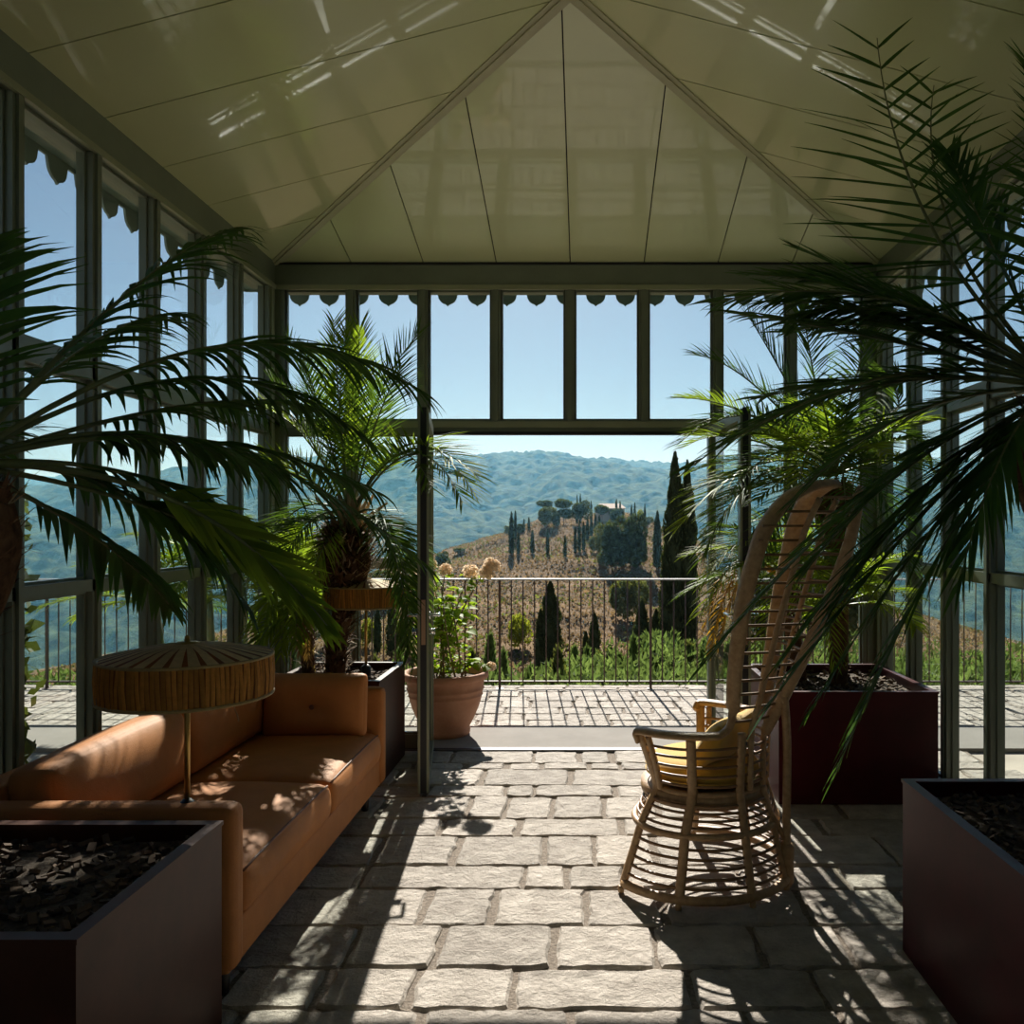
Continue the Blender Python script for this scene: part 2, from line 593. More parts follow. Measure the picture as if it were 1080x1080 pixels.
def add_slope(side, cuts, lo, hi):
    """panels between cuts; the slope is bounded by 45 degree hips from lo and hi and by the ridge"""
    cuts = [lo] + [c for c in cuts if lo < c < hi] + [hi]
    for a, b in zip(cuts[:-1], cuts[1:]):
        a2, b2 = (a + G if a > lo else a), (b - G if b < hi else b)
        poly = [(a2, 0), (b2, 0)]
        tb_, ta_ = min(hi - b2, b2 - lo, HW), min(hi - a2, a2 - lo, HW)
        brk = []
        for u in (lo + HW, hi - HW):
            if a2 < u < b2:
                brk.append((u, HW))
        brk.sort(reverse=True)
        if tb_ > 1e-6:
            poly.append((b2, tb_))
        poly += [q for q in brk if abs(q[0] - b2) > 1e-4 and abs(q[0] - a2) > 1e-4]
        if ta_ > 1e-6:
            poly.append((a2, ta_))
        if len(poly) < 3:
            continue
        low = [slope_pt(side, u, t) for u, t in poly]
        up = [p + Vector((0, 0, 0.012)) for p in low]
        k = len(poly)
        fs = [tuple(range(k)), tuple(range(2 * k - 1, k - 1, -1))]
        for i in range(k):
            fs.append((i, k + i, k + (i + 1) % k, (i + 1) % k))
        ce.add(low + up, fs, 0)
    # backing
    top = HW
    poly = [(lo, 0), (hi, 0), (hi - top, top), (lo + top, top)]
    low = [slope_pt(side, u, t) + Vector((0, 0, 0.016)) for u, t in poly]
    up = [p + Vector((0, 0, 0.08)) for p in low]
    ce.add(low + up, [(0, 1, 2, 3), (7, 6, 5, 4), (0, 4, 5, 1), (1, 5, 6, 2), (2, 6, 7, 3), (3, 7, 4, 0)], 1)


add_slope('front', [m + 0.002 for m in MX[1:-1]], XL, XR)
add_slope('back', MX[1:-1], XL, XR)
ycuts = [WY - (m - XL) for m in MX[1:]] + [WY - 4.04 - BAY * k for k in range(1, 9)]
ycuts = sorted(c for c in ycuts if c > YB)
add_slope('left', ycuts, YB, WY)
ycuts_r = sorted(c for c in [WY - (XR - m) for m in MX[:-1]] + [WY - 4.04 - BAY * k for k in range(1, 9)] if c > YB)
add_slope('right', ycuts_r, YB, WY)
struct(ce, 'ceiling', ['ceiling_paint', 'seam_dark'], 'olive green satin panelled pavilion ceiling')


def hip(name, c, dx, dy):
    mb = MB()
    a = Vector((c[0], c[1], Z0))
    b = Vector((c[0] + dx * HW, c[1] + dy * HW, Z0 + SL * HW))
    d = (b - a).normalized()
    side = Vector((dy, -dx, 0)).normalized()
    nn = side.cross(d).normalized()
    if nn.z > 0:
        nn = -nn
    o = nn * 0.006
    mid = (a + b) / 2
    mb.obox(mid + o, d * (b - a).length / 2, side * 0.036, nn * 0.007, 0)
    mb.obox(mid + o * 2.6, d * (b - a).length / 2, side * 0.012, nn * 0.005, 0)
    struct(mb, name, 'hip_trim')


hip('trim_1', (XL, WY), 1, -1)
hip('trim_2', (XR, WY), -1, -1)
hip('trim_3', (XL, YB), 1, 1)
hip('trim_4', (XR, YB), -1, 1)
rg = MB()
rg.box((XC - 0.04, YB + HW, Z0 + SL * HW - 0.02), (XC + 0.04, WY - HW, Z0 + SL * HW + 0.002), 0)
struct(rg, 'trim_5', 'hip_trim')

# ---- front wall frame: beam, mullions, transom
D = 0.07
wf = MB()
wf.box((XL - 0.10, WY - 0.005, ZB0), (XR + 0.10, WY + 0.14, ZB1 + 0.10), 0)
wf.box((XL - 0.10, WY - 0.018, ZB0 - 0.004), (XR + 0.10, WY - 0.002, ZB0 + 0.026), 1)       # lower bead
wf.box((XL - 0.10, WY - 0.013, ZB1 - 0.016), (XR + 0.10, WY - 0.002, ZB1 - 0.002), 2)      # dark strip painted in as the shade of a gap
for k, x in enumerate(MX):
    hw = 0.033 if 0 < k < 8 else 0.05
    zb = 0.0 if k in (0, 1, 2, 6, 7, 8) else ZT0
    if k in (2, 6):
        hw2 = 0.022
        xo = x - 0.012 if k == 2 else x + 0.012
        wf.box((xo - hw2, WY, 0.0), (xo + hw2, WY + D, ZT0), 0)
        zb = ZT0
    wf.box((x - hw, WY, zb), (x + hw, WY + D, ZB0), 0)
    wf.box((x - hw * .45, WY - 0.012, ZT1 - .012 if k in (3, 4, 5) else zb), (x + hw * .45, WY, ZB0), 0)
    wf.box((x - hw - 0.004, WY + 0.012, ZT1), (x - hw, WY + 0.03, ZB0), 2)
    wf.box((x + hw, WY + 0.012, ZT1), (x + hw + 0.004, WY + 0.03, ZB0), 2)
wf.box((XL, WY - 0.002, ZT0), (XR, WY + D, ZT1), 0)
wf.box((XL, WY - 0.012, ZT0 + 0.045), (XR, WY, ZT1 - 0.01), 1)
wf.box((MX[2], WY - 0.016, ZT0 - 0.004), (MX[6], WY + 0.02, ZT0 + 0.016), 2)
for a, b in ((MX[0], MX[2]), (MX[6], MX[8])):
    wf.box((a, WY + 0.005, 1.225), (b, WY + D - 0.01, 1.275), 0)
    wf.box((a, WY + 0.0, 0.0), (b, WY + D, 0.10), 0)
struct(wf, 'wall_front', ['frame_paint', 'frame_edge', 'rubber_and_shade'], 'dark olive steel frame of the glazed front wall')

WN = [0]


def window(ax, u0, u1, panes, off):
    """a glazed bay: thin sash with panes; ax 'x' = in a wall running along x at y=off, 'y' = along y at x=off"""
    WN[0] += 1
    mb = MB()
    for z0, z1 in panes:
        s = 0.012

        def bx(a0, a1, c0, c1):
            if ax == 'x':
                mb.box((a0, off - 0.014, c0), (a1, off + 0.014, c1), 0)
            else:
                mb.box((off - 0.014, a0, c0), (off + 0.014, a1, c1), 0)
        bx(u0, u0 + s, z0, z1)
        bx(u1 - s, u1, z0, z1)
        bx(u0 + s, u1 - s, z0, z0 + s)
        bx(u0 + s, u1 - s, z1 - s, z1)
    w_ = struct(mb, 'window_%d' % WN[0], 'frame_paint')
    for z0, z1 in panes:
        g = MB()
        if ax == 'x':
            g.box((u0 + 0.012, off - 0.003, z0 + 0.012), (u1 - 0.012, off + 0.003, z1 - 0.012), 0)
        else:
            g.box((off - 0.003, u0 + 0.012, z0 + 0.012), (off + 0.003, u1 - 0.012, z1 - 0.012), 0)
        g.build('pane', 'glass', w_)


for k in range(8):
    hl = 0.05 if k == 0 else 0.033
    hr = 0.05 if k == 7 else 0.033
    panes = [(ZT1, ZB0)]
    if k in (0, 1, 6, 7):
        panes += [(0.10, 1.225), (1.275, ZT0)]
    window('x', MX[k] + hl, MX[k + 1] - hr, panes, WY + 0.042)


# ---- glazed side walls and back wall
def side_wall(name, xin, sgn, lab):
    mb = MB()
    xo = xin - sgn * 0.14

    def bx(x0, x1, y0, y1, z0, z1, mi=0):
        mb.box((min(x0, x1), y0, z0), (max(x0, x1), y1, z1), mi)
    bx(xin + sgn * 0.005, xo, YB - .1, WY - 0.005, ZB0, ZB1 + 0.1)
    bx(xin + sgn * 0.018, xin, YB, WY, ZB0 - 0.004, ZB0 + 0.026, 1)
    bx(xin, xin - sgn * D, YB, WY, ZT0, ZT1)
    bx(xin, xin - sgn * D, YB, WY, 1.225, 1.275)
    bx(xin, xin - sgn * D, YB, WY, 0.0, 0.10)
    ys = [WY - 0.055 - BAY * k for k in range(17)]
    for k, y in enumerate(ys):
        hw = 0.055 if k == 0 else 0.033
        bx(xin, xin - sgn * D, y - hw, y + hw, 0.0, ZB0)
        bx(xin + sgn * 0.012, xin, y - hw * .45, y + hw * .45, 0.0, ZB0, 1 if k == 0 else 0)
    struct(mb, name, ['frame_paint', 'frame_edge'], lab)
    for k in range(16):
        y1 = ys[k] - (0.055 if k == 0 else 0.033)
        y0 = ys[k + 1] + 0.033
        window('y', y0, y1, [(0.10, 1.225), (1.275, ZT0), (ZT1, ZB0)], xin - sgn * 0.042)


side_wall('wall_left', XL, 1, 'glazed left wall in a dark olive steel frame')
side_wall('wall_right', XR, -1, 'glazed right wall in a dark olive steel frame')
wb = MB()
wb.box((XL - 0.1, YB - 0.16, -0.05), (XR + 0.1, YB, ZB1 + 0.12), 0)
struct(wb, 'wall_back', 'plaster', 'plain plastered wall at the back of the pavilion')


# ---- scalloped valance outside under the eaves
def valance(name, p0, p1, phase, outward):
    mb = MB()
    p0, p1 = Vector(p0), Vector(p1)
    d = (p1 - p0).normalized()
    L_ = (p1 - p0).length
    o = Vector(outward) * 0.006
    ztop, zs = 3.20, 3.165
    sp, hw, hh = 0.2105, 0.0745, 0.104
    mb.obox((p0 + p1) / 2 + Vector((0, 0, (ztop + zs) / 2)), d * L_ / 2, o, Vector((0, 0, (ztop - zs) / 2)), 0)
    s = phase
    while s < L_ - hw:
        if s > hw:
            prof = []
            for k in range(15):
                t = -1 + 2 * k / 14
                z = -hh * math.sqrt(max(0, 1 - abs(t) ** 2.3)) * 0.86
                if abs(t) < 0.2:
                    z -= hh * 0.14 * (1 - abs(t) / 0.2) ** 1.3
                prof.append((t * hw, z))
            fr = [p0 + d * (s + a) + Vector((0, 0, zs + b)) + o for a, b in prof]
            bk = [q - o * 2 for q in fr]
            n = len(prof)
            fs = [tuple(range(n)), tuple(range(2 * n - 1, n - 1, -1))] + [(i, n + i, n + (i + 1) % n, (i + 1) % n) for i in range(n)]
            mb.add(fr + bk, fs, 0)
        s += sp
    struct(mb, name, 'scallop_paint')


VYY = 5.93
first = (316 - VX) / F * VYY
valance('trim_6', (XL - 0.33, VYY, 0), (XR + 0.33, VYY, 0), first - (XL - 0.33) - 0.2105, (0, 1, 0))
valance('trim_7', (XL - 0.33, YB, 0), (XL - 0.33, VYY, 0), 0.1, (-1, 0, 0))
valance('trim_8', (XR + 0.33, YB, 0), (XR + 0.33, VYY, 0), 0.1, (1, 0, 0))
ev = MB()
ev.box((XL - 0.34, WY + 0.14, 3.185), (XR + 0.34, VYY + 0.012, 3.215), 0)
ev.box((XL - 0.34, YB, 3.185), (XL - 0.14, WY + 0.14, 3.215), 0)
ev.box((XR + 0.14, YB, 3.185), (XR + 0.34, WY + 0.14, 3.215), 0)
struct(ev, 'roof_eaves', 'scallop_paint')


# ---- the two glazed door leaves, opened into the room
def door(name, hinge, free, label, side):
    """hinge, free: (x, y) ends of the leaf; side +1 = the room side visible to the right"""
    h, f_ = Vector((*hinge, 0)), Vector((*free, 0))
    d = (f_ - h)
    L_ = d.length
    d.normalize()
    nrm = Vector((-d.y, d.x, 0))
    z = Vector((0, 0, 1))
    H0, H1 = 0.012, 2.155
    th = 0.029
    st = 0.055
    mb = MB()

    def bar(s0, s1, z0, z1, t=th, mi=0, off=0.0):
        mb.obox(h + d * (s0 + s1) / 2 + z * (z0 + z1) / 2 + nrm * off, d * (s1 - s0) / 2, nrm * t, z * (z1 - z0) / 2, mi)
    bar(0, st, H0, H1)
    bar(L_ - st, L_ - 0.004, H0, H1)
    bar(st, L_ - st, H0, H0 + 0.075)
    bar(st, L_ - st, H1 - 0.06, H1)
    for o in (-1, 1):      # lighter face beads on both faces and dark gasket down the closing edge
        bar(L_ - 0.010, L_ + 0.002, H0, H1, 0.007, 1, o * 0.024)
        bar(st - 0.002, st + 0.008, H0 + 0.075, H1 - 0.06, 0.006, 1, o * 0.018)
        bar(L_ - st - 0.008, L_ - st + 0.002, H0 + 0.075, H1 - 0.06, 0.006, 1, o * 0.018)
    bar(L_ - 0.006, L_ + 0.001, H0, H1 + 0.008, 0.017, 2)
    o = struct(mb, name, ['frame_paint', 'frame_edge', 'rubber_and_shade'], label)
    g = MB()
    g.obox(h + d * L_ / 2 + z * (H0 + H1) / 2, d * (L_ / 2 - st + .004), nrm * 0.005, z * ((H1 - H0) / 2 - 0.065), 0)
    g.build('pane', 'glass', o)
    pl = MB()
    pl.obox(h + d * (L_ + 0.003) + z * 0.965, d * 0.0025, nrm * 0.011, z * 0.125, 0)
    pl.build('lock_plate', 'brass_plate', o)
    for sd in (-1, 1):
        hb = MB()
        c = h + d * (L_ - 0.034) + z * 1.0 + nrm * sd * th
        hb.tube([c, c + nrm * sd * 0.008], 0.022, 14)
        hb.tube(smooth_path([c, c + nrm * sd * 0.045, c + nrm * sd * 0.055 - d * 0.015, c + nrm * sd * 0.055 - d * 0.12], 5), 0.009, 10)
        c2 = c - z * 0.09
        hb.tube([c2, c2 + nrm * sd * 0.030], 0.016, 14)
        hb.tube([c2 + nrm * sd * 0.03, c2 + nrm * sd * 0.034], 0.020, 14)
        hb.build('handle', 'chrome', o)
    return o


door('door_1', (-1.045, 5.565), (-0.905, 4.645), 'left glazed door leaf swung open into the room', 1)
door('door_2', (0.835, 5.565), (0.888, 4.645), 'right glazed door leaf swung open into the room', -1)

# ---- railing at the terrace edge
RY = 7.74
ra = thing('railing', 'thin rust brown iron balustrade with pale handrail at the terrace edge', 'railing', (0, RY, 0))
tr = MB()
tr.box((-6.6, RY - 0.022, 1.0), (6.6, RY + 0.022, 1.014), 0)
tr.build('top_rail', 'rail_grey', ra)
br = MB()
br.box((-6.6, RY - 0.012, 0.052), (6.6, RY + 0.012, 0.066), 0)
br.build('bottom_rail', 'iron_rust', ra)
bm_ = pm_ = None
for k in range(-50, 57):
    x = -0.80 + 1.4 / 13 * k
    post = k % 13 == 0
    if not post and not (-4.9 < x < 4.9):
        continue
    if post:
        if pm_ is None:
            b_ = MB()
            b_.box((-0.011, -0.011, -0.01), (0.011, 0.011, 1.0), 0)
            b_.box((-0.035, -0.03, -0.012), (0.035, 0.03, -0.002), 0)
            o = b_.build('post', 'iron_rust', ra)
            pm_ = o
        else:
            o = pm_.copy()
            COL.objects.link(o)
    else:
        if bm_ is None:
            b_ = MB()
            b_.tube([(0, 0, 0.06), (0, 0, 1.002)], 0.0062, 6)
            o = b_.build('baluster', 'iron_rust', ra)
            bm_ = o
        else:
            o = bm_.copy()
            COL.objects.link(o)
    o.matrix_parent_inverse = Matrix()
    o.location = (x, 0, 0)


# ------------------------------------------------------------------ sofa
def make_sofa():
    X1 = -1.09
    X0 = -1.98
    Y0, Y1 = 2.56, 4.54
    s = thing('sofa', 'tan brown leather sofa on short dark legs along the left side', 'sofa', ((X0 + X1) / 2, (Y0 + Y1) / 2, 0))
    b = MB()
    b.rbox(((X0 + X1) / 2 - .004, (Y0 + Y1) / 2, 0.185), (X1 - X0 - .012, Y1 - Y0 - 0.02, 0.145), 0.014)
    b.build('base_frame', 'leather', s)
    rr = random.Random(5)
    ysplit = 3.58
    for k, (a, c) in enumerate(((ysplit + .003, Y1 - 0.105), (Y0 + 0.105, ysplit - .003))):
        q = MB()
        ph = rr.uniform(0, 6)

        def puff(u, v, w_, ph=ph):
            up = max(0, w_)
            z = 0.030 * (1 - u ** 4) * (1 - v ** 4) * up
            z += 0.004 * math.sin(3 * u + 4 * v + ph) * up * (1 - u * u)
            sag = 0.010 * (1 - v * v) * (1 if u > 0.85 else 0) * (1 - abs(w_))
            return Vector((sag, 0.006 * v * (1 - w_ * w_), z))
        q.rbox(((X0 + .2 + X1 + .008) / 2, (a + c) / 2, 0.325), (X1 + .008 - X0 - .2, c - a, 0.155), 0.045, n=10, puff=puff)
        o = q.build('seat_cushion', 'leather', s)
        sm = MB()      # piped seam along the top front edge
        xs = X1 - 0.012
        pts = [(xs, a + 0.02 + (c - a - 0.04) * t, 0.3925 + 0.006 * (1 - (2 * t - 1) ** 4)) for t in [i / 12 for i in range(13)]]
        sm.tube(pts, 0.0045, 6)
        pts = [(xs, a + 0.02 + (c - a - 0.04) * t, 0.258) for t in [i / 12 for i in range(13)]]
        sm.build('seam', 'leather_seam', o)
    bk = MB()
    bk.rbox((X0 + 0.06, (Y0 + Y1) / 2, 0.40), (0.12, Y1 - Y0, 0.54), 0.03)
    bk.build('backrest', 'leather', s)
    for (a, c) in ((ysplit + .006, Y1 - 0.11), (Y0 + 0.11, ysplit - .006)):
        q = MB()

        def puff2(u, v, w_):
            return Vector((0.035 * max(0, u) * (1 - v ** 4) * (1 - w_ ** 4), 0, 0.012 * max(0, w_) * (1 - v ** 2)))
        q.rbox((X0 + 0.20, (a + c) / 2, 0.565), (0.17, c - a, 0.31), 0.05, n=8, puff=puff2, rot=Matrix.Rotation(-0.10, 3, 'Y'))
        q.build('back_cushion', 'leather', s)
    for yy in (Y1 - 0.05, Y0 + 0.05):
        q = MB()
        q.rbox(((X0 + X1) / 2 + 0.004, yy, 0.376), (X1 - X0 + 0.008, 0.098, 0.52), 0.034)
        q.build('armrest', 'leather', s)
    for xx in (X0 + 0.08, X1 - 0.075):
        for yy in (Y0 + 0.12, Y1 - 0.14):
            q = MB()
            q.lathe((xx, yy, 0), [(0.016, 0.0), (0.018, 0.004), (0.026, 0.118)], 14)
            q.build('leg', 'leg_dark', s)
    return s


make_sofa()
# loose cushion against the far arm
cu = thing('cushion', 'square buttoned tan leather cushion propped against the far sofa arm', 'cushion', (-1.405, 4.34, 0.41))
q = MB()


def tuft(u, v, w_):
    r2 = u * u + w_ * w_
    p_ = 0.045 * (1 - u ** 4) * (1 - w_ ** 4) * (1 - 0.75 * math.exp(-r2 / 0.10))
    wr = 0.004 * math.cos(4 * math.atan2(w_, u)) * math.exp(-r2 / 0.25)
    return Vector((0, (1 if v > 0 else -1) * (p_ + wr) * abs(v), 0))


q.rbox((-1.405, 4.335, 0.572), (0.535, 0.075, 0.325), 0.03, n=12, puff=tuft, rot=Matrix.Rotation(-0.08, 3, 'X'))
q.build('cover', 'leather', cu)
q = MB()
q.lathe((0, 0, 0), [(0.001, 0.006), (0.010, 0.004), (0.013, 0.0), (0.010, -0.004)], 12)
o = q.build('button', 'leather_seam', cu)
o.matrix_parent_inverse = Matrix()
o.rotation_euler = (math.pi / 2, 0, 0)
o.location = (0, -0.068, 0.163)


# ------------------------------------------------------------------ lamps with raffia shades
def make_lamp(label, x, y, zb, zground, chain):
    L_ = thing('floor_lamp', label, 'lamp', (x, y, zground))
    R = 0.252
    s = MB()
    n = 110
    rr = random.Random(11)
    zt = zb + 0.122
    for k in range(n):       # side strands
        a = 2 * math.pi * k / n
        rad = Vector((math.cos(a), math.sin(a), 0))
        tan = Vector((-math.sin(a), math.cos(a), 0))
        c = Vector((x, y, 0)) + rad * (R + rr.uniform(-.002, .002))
        sl = rr.uniform(-.004, .004)
        wd = 0.0062
        p0, p1 = c + tan * sl + Vector((0, 0, zb)), c - tan * sl + Vector((0, 0, zt))
        md = (p0 + p1) / 2 + rad * 0.004
        vs_ = []
        for p in (p0, md, p1):
            vs_ += [p - tan * wd, p + rad * 0.0025, p + tan * wd]
        s.add(vs_, [(0, 1, 4, 3), (1, 2, 5, 4), (3, 4, 7, 6), (4, 5, 8, 7)], 0, True)
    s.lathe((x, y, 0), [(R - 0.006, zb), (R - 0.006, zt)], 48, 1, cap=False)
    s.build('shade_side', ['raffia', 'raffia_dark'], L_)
    t = MB()
    m_ = 30
    ztop = zt + 0.042
    for k in range(m_):
        a = 2 * math.pi * k / m_
        rad = Vector((math.cos(a), math.sin(a), 0))
        tan = Vector((-math.sin(a), math.cos(a), 0))
        w0, w1 = 0.006, 0.017
        c = Vector((x, y, 0))
        p0, p1 = c + rad * 0.035 + Vector((0, 0, ztop)), c + rad * (R - 0.004) + Vector((0, 0, zt + 0.002))
        pm = (p0 + p1) / 2 + Vector((0, 0, 0.006))
        vs_ = [p0 - tan * w0, p0 + tan * w0, pm - tan * (w0 + w1) / 2, pm + tan * (w0 + w1) / 2, p1 - tan * w1, p1 + tan * w1]
        t.add(vs_, [(0, 1, 3, 2), (2, 3, 5, 4)], 0, True)
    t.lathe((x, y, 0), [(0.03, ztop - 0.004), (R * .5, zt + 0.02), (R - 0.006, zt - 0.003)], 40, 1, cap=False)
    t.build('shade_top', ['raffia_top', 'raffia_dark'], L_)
    for z_, rr_ in ((zb, 0.0055), (zt, 0.005)):
        h_ = MB()
        h_.tube([(x + (R + .001) * math.cos(2 * math.pi * k / 48), y + (R + .001) * math.sin(2 * math.pi * k / 48), z_) for k in range(48)], rr_, 8, closed=True)
        h_.build('hoop', 'raffia_hoop', L_)
    p = MB()
    p.tube([(x, y, zground + 0.02), (x, y, ztop)], 0.009, 10)
    p.lathe((x, y, ztop - 0.003), [(0.036, 0), (0.036, 0.005), (0.008, 0.007), (0.008, 0.022), (0.003, 0.026)], 20)
    p.build('pole', 'brass', L_)
    k_ = MB()
    k_.lathe((x, y, zground - 0.02), [(0.030, 0), (0.030, 0.085), (0.022, 0.09), (0.012, 0.10)], 18)
    k_.build('base', 'black_metal', L_)
    bl = MB()
    bl.lathe((x, y, zb + 0.03), [(0.012, 0.05), (0.02, 0.03), (0.026, 0.0), (0.018, -0.02), (0.004, -0.028)], 16)
    bl.build('bulb_holder', 'black_metal', L_)
    if chain:
        c = MB()
        c.tube(smooth_path([(x + 0.19, y - 0.09, zb + 0.01), (x + 0.187, y - 0.092, zb - 0.02), (x + 0.196, y - 0.09, zb - 0.045), (x + 0.199, y - 0.092, zb - 0.062)], 5), 0.0022, 6)
        c.build('pull_cord', 'cord', L_)
    return L_


# ------------------------------------------------------------------ planters
def make_planter(parent, x0, x1, y0, y1, h, body, seed):
    b = MB()
    t = 0.022
    b.box((x0, y0, 0.0), (x1, y0 + t, h - 0.012), 0)
    b.box((x0, y1 - t, 0.0), (x1, y1, h - 0.012), 0)
    b.box((x0, y0 + t, 0.0), (x0 + t, y1 - t, h - 0.012), 0)
    b.box((x1 - t, y0 + t, 0.0), (x1, y1 - t, h - 0.012), 0)
    b.box((x0 + t, y0 + t, 0.0), (x1 - t, y1 - t, 0.05), 0)
    b.build('planter_box', body, parent)
    rm = MB()
    e = 0.004
    w_ = 0.032
    for a, c in (((x0 - e, y0 - e), (x1 + e, y0 + w_)), ((x0 - e, y1 - w_), (x1 + e, y1 + e)), ((x0 - e, y0 + w_), (x0 + w_, y1 - w_)), ((x1 - w_, y0 + w_), (x1 + e, y1 - w_))):
        rm.box((a[0], a[1], h - 0.012), (c[0], c[1], h), 0)
    rm.build('rim', body, parent)
    s = MB()
    n = 14
    rr = random.Random(seed)
    vs_, fs = [], []
    for i in range(n + 1):
        for j in range(n + 1):
            vs_.append((x0 + t + (x1 - x0 - 2 * t) * i / n, y0 + t + (y1 - y0 - 2 * t) * j / n, h - 0.055 + rr.uniform(-.008, .008)))
    for i in range(n):
        for j in range(n):
            a = i * (n + 1) + j
            fs.append((a, a + n + 1, a + n + 2, a + 1))
    s.add(vs_, fs, 0, True)
    for _ in range(420):
        c = Vector((rr.uniform(x0 + .04, x1 - .04), rr.uniform(y0 + .04, y1 - .04), h - 0.05 + rr.uniform(0, .012)))
        a = Vector((rr.uniform(-1, 1), rr.uniform(-1, 1), rr.uniform(-.4, .4))).normalized() * rr.uniform(.008, .02)
        bb = a.cross(Vector((rr.uniform(-.5, .5), rr.uniform(-.5, .5), 1))).normalized() * rr.uniform(.005, .010)
        s.obox(c, a, bb, a.cross(bb).normalized() * rr.uniform(.003, .006), 1)
    s.build('bark_mulch', ['soil', 'bark_chip'], parent)


# ------------------------------------------------------------------ palms
UP = Vector((0, 0, 1))


def inroom(p, e):
    return Vector((max(XL + e, min(XR - e, p.x)), min(WY - e, p.y), max(0.02, p.z)))


def frond(parent, p0, p1, p2, leaf='palm_leaf', n=40, inside=True, ll=0.34, lw=0.011, a0=68, a1=28, droop=0.35, vee=0.25, start=0.10, seed=0, rr=0.008, prof=None, segs=4, pet='petiole', facing=None):
    """a feather leaf along a curve p0-p1-p2"""
    g = random.Random(seed)
    mb = MB()
    pts = bez(Vector(p0), Vector(p1), Vector(p2), 22)
    if inside:
        pts = [inroom(p, .05) for p in pts]
    mb.tube(pts, [rr * (1.15 - i / 21 * 0.95) for i in range(22)], 5, 1)
    tot = n
    for i in range(tot):
        t = start + (1 - start) * (i + 0.5) / tot
        u = t * 21
        k = min(int(u), 20)
        fr_ = u - k
        p = pts[k].lerp(pts[k + 1], fr_)
        T = (pts[k + 1] - pts[k]).normalized()
        S = T.cross(Vector(facing) if facing else UP)
        if S.length < 0.12:
            S = T.cross(Vector((0.3, 1, 0)))
        S.normalize()
        N = S.cross(T).normalized()
        pr = (0.50 + 0.5 * min(1, (t - start) / 0.25)) * (1 - 0.62 * max(0, (t - 0.45) / 0.55) ** 1.3)
        for sd in (-1, 1):
            ang = math.radians(a0 + (a1 - a0) * t + g.uniform(-7, 7))
            d = T * math.cos(ang) + S * sd * math.sin(ang) + N * (vee + g.uniform(-.08, .08))
            d.normalize()
            L_ = ll * pr * g.uniform(0.85, 1.08)
            W = d.cross(N)
            W = (W + N * g.uniform(-.5, .5)).normalized()
            dr = droop * g.uniform(0.6, 1.5)
            q = Vector(p) + T * g.uniform(-.006, .006)
            vs_ = []
            for s in range(segs + 1):
                f = s / segs
                ww = lw * (0.55 + 0.45 * min(1, f * 5)) * (1 - f ** 2.2) + 0.0006
                vs_ += [q - W * ww * .5, q + W * ww * .5]
                d = (d - UP * dr * (0.4 + f) / segs).normalized()
                q = q + d * L_ / segs
                if inside:
                    q = inroom(q, .025)
            mb.add(vs_, [(2 * s, 2 * s + 1, 2 * s + 3, 2 * s + 2) for s in range(segs)], 0, True)
    return mb.build('frond', [leaf, pet], parent)


def palm_trunk(parent, pts, rad, seed, head=None, scales=260, scale_len=0.05):
    """trunk wrapped in fibre and old leaf bases"""
    g = random.Random(seed)
    mb = MB()
    path = smooth_path(pts, 6)
    n = len(path)
    rs = [rad[0] + (rad[1] - rad[0]) * (i / (n - 1)) for i in range(n)]
    if head:
        h0, hr = head
        for i in range(n):
            t = i / (n - 1)
            if t > h0:
                u = (t - h0) / (1 - h0)
                rs[i] = rad[1] + (hr - rad[1]) * math.sin(min(1, u * 1.6) * math.pi / 2) * (1 - 0.55 * max(0, u - .6) / .4)
    mb.tube(path, rs, 14, 0)
    for _ in range(scales):
        t = g.uniform(0.02, 1) * (n - 1)
        if head and g.random() < 0.6:
            t = g.uniform(head[0], 1) * (n - 1)
        k = min(int(t), n - 2)
        c = path[k].lerp(path[k + 1], t - k)
        T = (path[k + 1] - path[k]).normalized()
        a = g.uniform(0, 2 * math.pi)
        A = T.cross(Vector((0, 1, 0))).normalized()
        B = T.cross(A)
        out = A * math.cos(a) + B * math.sin(a)
        tan = T.cross(out)
        R_ = rs[k]
        sl = scale_len * g.uniform(.6, 1.5) * (1.4 if head and t / (n - 1) > head[0] else 1)
        p0 = c + out * R_ * .92
        p1 = p0 + out * sl * .35 + T * sl * g.uniform(.2, .7)
        p2 = p1 + out * sl * .45 + T * sl * g.uniform(-.35, .5) + tan * sl * g.uniform(-.3, .3)
        wd = g.uniform(.003, .011)
        vs_ = [p0 - tan * wd, p0 + tan * wd, p1 - tan * wd * .8, p1 + tan * wd * .8, p2 - tan * wd * .2, p2 + tan * wd * .2]
        mb.add(vs_, [(0, 1, 3, 2), (2, 3, 5, 4)], 1 if g.random() < 0.82 else 2, True)
    return mb.build('trunk', ['palm_fibre', 'palm_fibre', 'palm_fibre_light'], parent)


def auto_fronds(parent, crown, count, seed, L0=0.8, L1=1.15, el0=10, el1=75, az0=0, az1=360, leaf=('palm_leaf',), keep=None, **kw):
    g = random.Random(seed)
    for k in range(count):
        az = math.radians(az0 + (az1 - az0) * (k + g.uniform(-.3, .3)) / count)
        el = math.radians(g.uniform(el0, el1))
        L_ = g.uniform(L0, L1)
        d = Vector((math.cos(az) * math.cos(el), math.sin(az) * math.cos(el), math.sin(el)))
        hz = Vector((math.cos(az), math.sin(az), 0))
        p0 = Vector(crown) + d * 0.03
        p1 = p0 + d * L_ * 0.55
        p2 = p1 + hz * L_ * 0.45 * math.cos(el * .6) + UP * L_ * (0.40 * math.sin(el) - 0.33)
        if keep:
            p1, p2 = keep(p1), keep(p2)
        frond(parent, p0, p1, p2, leaf=g.choice(leaf), seed=seed * 100 + k, **kw)


